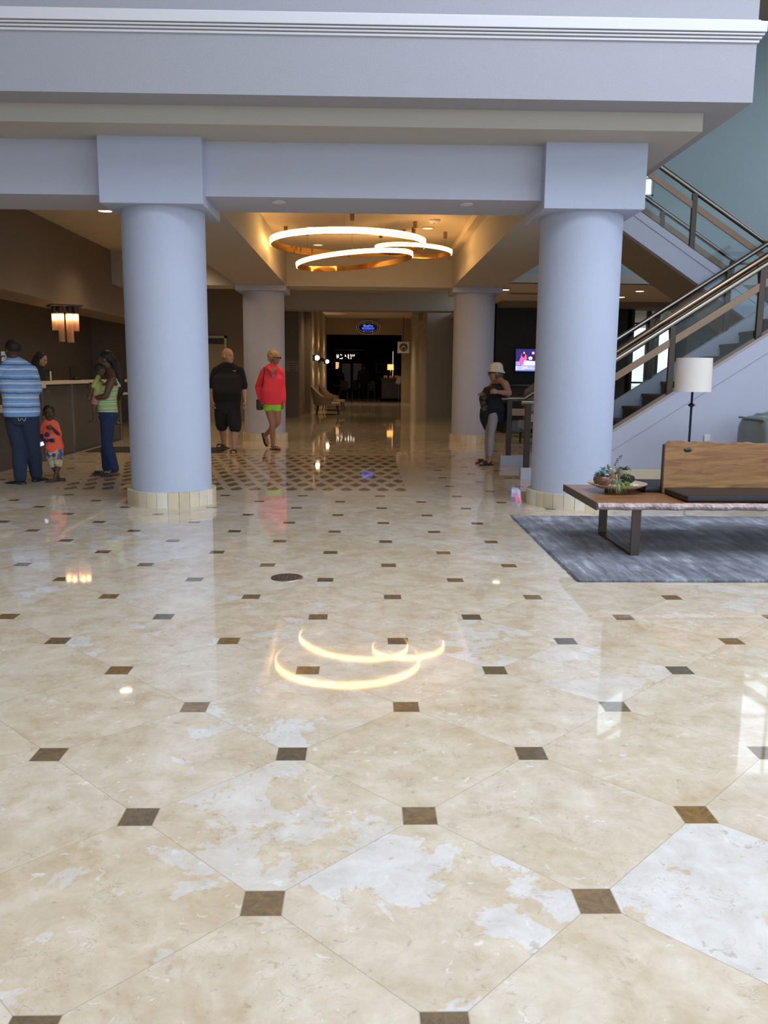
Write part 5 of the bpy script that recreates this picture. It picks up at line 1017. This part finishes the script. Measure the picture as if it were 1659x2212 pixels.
person('blonde person in neon coral jacket, lime shorts and flip-flops walking beside the round column', base=B, face=(.25, -1), look=(.85, -.52), skin=SK['tan'], hair='curly', haircol=HR['blonde'], brow=HR['blonde'], k=.97, hh=.245,
  w=dict(hip=.17, waist=.16, chest=.165, depth=.12, belly=.13, arm=1.0, leg=1.04),
  J=dict(pel=P(588, 868, Y), nek=P(588, 794, Y), head=P(593, 773, Y), shR=P(569, 803, Y), shL=P(607, 804, Y), elR=P(557, 836, Y+.05), wrR=P(564, 864, Y-.05), elL=P(611, 840, Y+.02), wrL=P(612, 869, Y-.03), wai=P(586, 845, Y), che=P(588, 820, Y),
  hipR=P(580, 874, Y), hipL=P(597, 874, Y), knR=P(588, 914, Y-.10), knL=P(600, 912, Y-.05), anR=P(589.5, 960, Y+.0), anL=P(572.5, 941, Y+.32)), toeR=(.75, -.7), toeL=(.32, -.35, -.88),
  hdR=((.1, -.1, -1), (1, 0, 0), (0, -1, 0), .8), wear=[('jacket', coral, dict(t0=.60, t1=4.6, sleeve=1.95, soff=.020, off=.026, flare=.01, collar=False, after=inner)), ('shorts', mat('lime_shorts', (.32, .95, .06), .8), dict(len=.42, loff=.022, off=.026)), ('flip_flop', M['blackp'], dict(solecol=mat('dark_red_sole', (.06, .012, .015), .7))), ('glasses', mat('brown_lens', (.05, .015, .012), .2))])
bg_ = thing('shoulder_bag', 'black bag with long strap hanging from the shoulder of the coral jacket person', 'bag', P(561, 886, Y+.1)[:])
MB().cbox(P(561.5, 874, Y+.08), (.11, .16, .19)).build('body', 'blackp', bg_, bevel=.02)
MB().tube([P(570, 793, Y-.02), P(571, 802, Y-.13), P(567, 830, Y-.13), P(562, 862, Y+.02)], .008, seg=6, smooth=4).build('strap', 'blackp', bg_, smooth=True)
# ---- woman in the sun hat
Y = 12.75; B = V((P(1055, 1001, Y).x, Y, 0)); silv = mat('grey_leggings', (.30, .29, .31), .6, var=.1, scale=12)
def tails(mb):
    # the long pointed side panels of the tunic
    for pts in ([P(1049, 885, Y-.10), P(1046, 905, Y-.08), P(1047, 928, Y-.06)], [P(1078, 880, Y-.05), P(1080, 905, Y-.02), P(1085, 934, Y)], [P(1068, 885, Y-.12), P(1072, 900, Y-.10), P(1078, 915, Y-.08)], [P(1086, 880, Y+.05), P(1086, 900, Y+.05), P(1085, 922, Y+.04)]):
        mb.tube(pts, [.085, .07, .012], seg=12, smooth=4, flat=.6)
def print_(t, ob):
    rd = random.Random(2); mm = MB()
    for i in range(60):
        a = P(1041+rd.uniform(0, 10), 850+rd.uniform(0, 36), Y-.165); mm.tube([a, a+V((rd.uniform(-.02, .02), 0, rd.uniform(-.02, .02))), a+V((rd.uniform(-.02, .02), 0.005, rd.uniform(-.02, .02)))], .0018, seg=5, smooth=3)
    mm.build('printed_pattern', mat('gold_print', (.26, .19, .11), .6), ob)
person('person in white sun hat, black tunic and grey leggings leaning on the stair railing end', base=B, face=(-1, -.35), look=(-1, -.12), nod=-.05, skin=SK['tan'], hair='bob', haircol=HR['brown'], k=.90, hh=.235,
  w=dict(hip=.18, waist=.17, chest=.175, depth=.14, belly=.155, arm=1.2, leg=1.05),
  J=dict(pel=P(1064, 882, Y), nek=P(1075, 819, Y), head=P(1070, 806, Y), shL=P(1091, 829, Y-.13), shR=P(1066, 829, Y+.16), elL=P(1100, 850, Y-.22), wrL=P(1076, 847, Y-.30), elR=P(1052, 852, Y+.10), wrR=P(1043, 853, Y-.05), wai=P(1064, 860, Y), che=P(1072, 838, Y),
  hipR=P(1061, 890, Y+.09), hipL=P(1066, 890, Y-.08), knR=P(1055, 938, Y+.09), knL=P(1061, 940, Y-.09), anR=P(1053, 990, Y+.10), anL=P(1058, 993, Y-.12)), toeR=(-1, -.05), toeL=(-.9, -.45),
  hdL=((-1, -.1, .12), (.1, 1, -.5), (0, 0, 1), .9), hdR=((-.6, -.6, .3), (.3, -.5, -1), (0, -.3, 1), 1.3),
  wear=[('tunic', M['cloth_black'], dict(t0=.25, t1=4.19, straps=True, off=.026, flare=.015, extra=tails, after=print_)), ('trousers', silv, dict(off=.008, loff=.006, len=1.88)), ('sandal', M['blackp']), ('hat', mat('cream_straw', (.66, .60, .48), .85, bump=.4, bscale=200)), ('glasses', M['blackp'])])
for a, b, lb in ((1071, 848, 'gold'), (1037.5, 853, 'gold')):
    pass
# ---- man in the dark suit, far inside the restaurant
Y = 46; B = V((P(785.5, 866, Y).x, Y, 0)); X = lambda px, py, d=0: P(px, py, Y+d)
person('person in dark suit seen from behind, standing inside the dark restaurant', base=B, face=(.1, 1), skin=SK['olive'], hair='cropped', haircol=HR['black'], k=1.05, hh=.26, w=dict(hip=.18, waist=.18, chest=.21),
  J=dict(pel=X(785.5, 829), nek=X(785.8, 799), head=X(786.8, 793), shL=X(776, 803), shR=X(795.5, 803), elL=X(773.5, 816), elR=X(798, 816), wrL=X(775, 828), wrR=X(797, 828), hipL=X(782, 833), hipR=X(789, 833), knL=X(783, 849), knR=X(788, 849), anL=X(783.5, 863.5), anR=X(787.5, 863.5)), toeR=(.1, 1), toeL=(-.1, 1),
  wear=[('jacket', M['cloth_black'], dict(t0=.1, t1=4.6, sleeve=1.95, off=.03)), ('trousers', M['cloth_black'], dict(loff=.02)), ('shoe', M['blackp'])])
Y = 46.5; B = V((P(735, 868, Y).x, Y, 0)); X = lambda px, py, d=0: P(px, py, Y+d)
person('dark-clothed figure standing beside the amber lantern inside the restaurant', base=B, face=(-.4, 1), skin=SK['olive'], hair='bob', haircol=HR['black'], k=.95, hh=.24, w=dict(hip=.2, waist=.2, chest=.2),
  J=dict(pel=X(735, 832), nek=X(733.5, 804), head=X(733, 798), shL=X(726.5, 808), shR=X(741, 808), elL=X(725.5, 819), elR=X(743, 820), wrL=X(729, 828), wrR=X(740, 829), hipL=X(732, 836), hipR=X(738, 836), knL=X(732, 851), knR=X(738, 851), anL=X(732, 864), anR=X(738, 864)), toeR=(.1, 1), toeL=(-.1, 1),
  wear=[('jacket', M['cloth_black'], dict(t0=.1, t1=4.6, sleeve=1.95, off=.03)), ('trousers', M['cloth_black'], dict(loff=.02)), ('shoe', M['blackp'])])
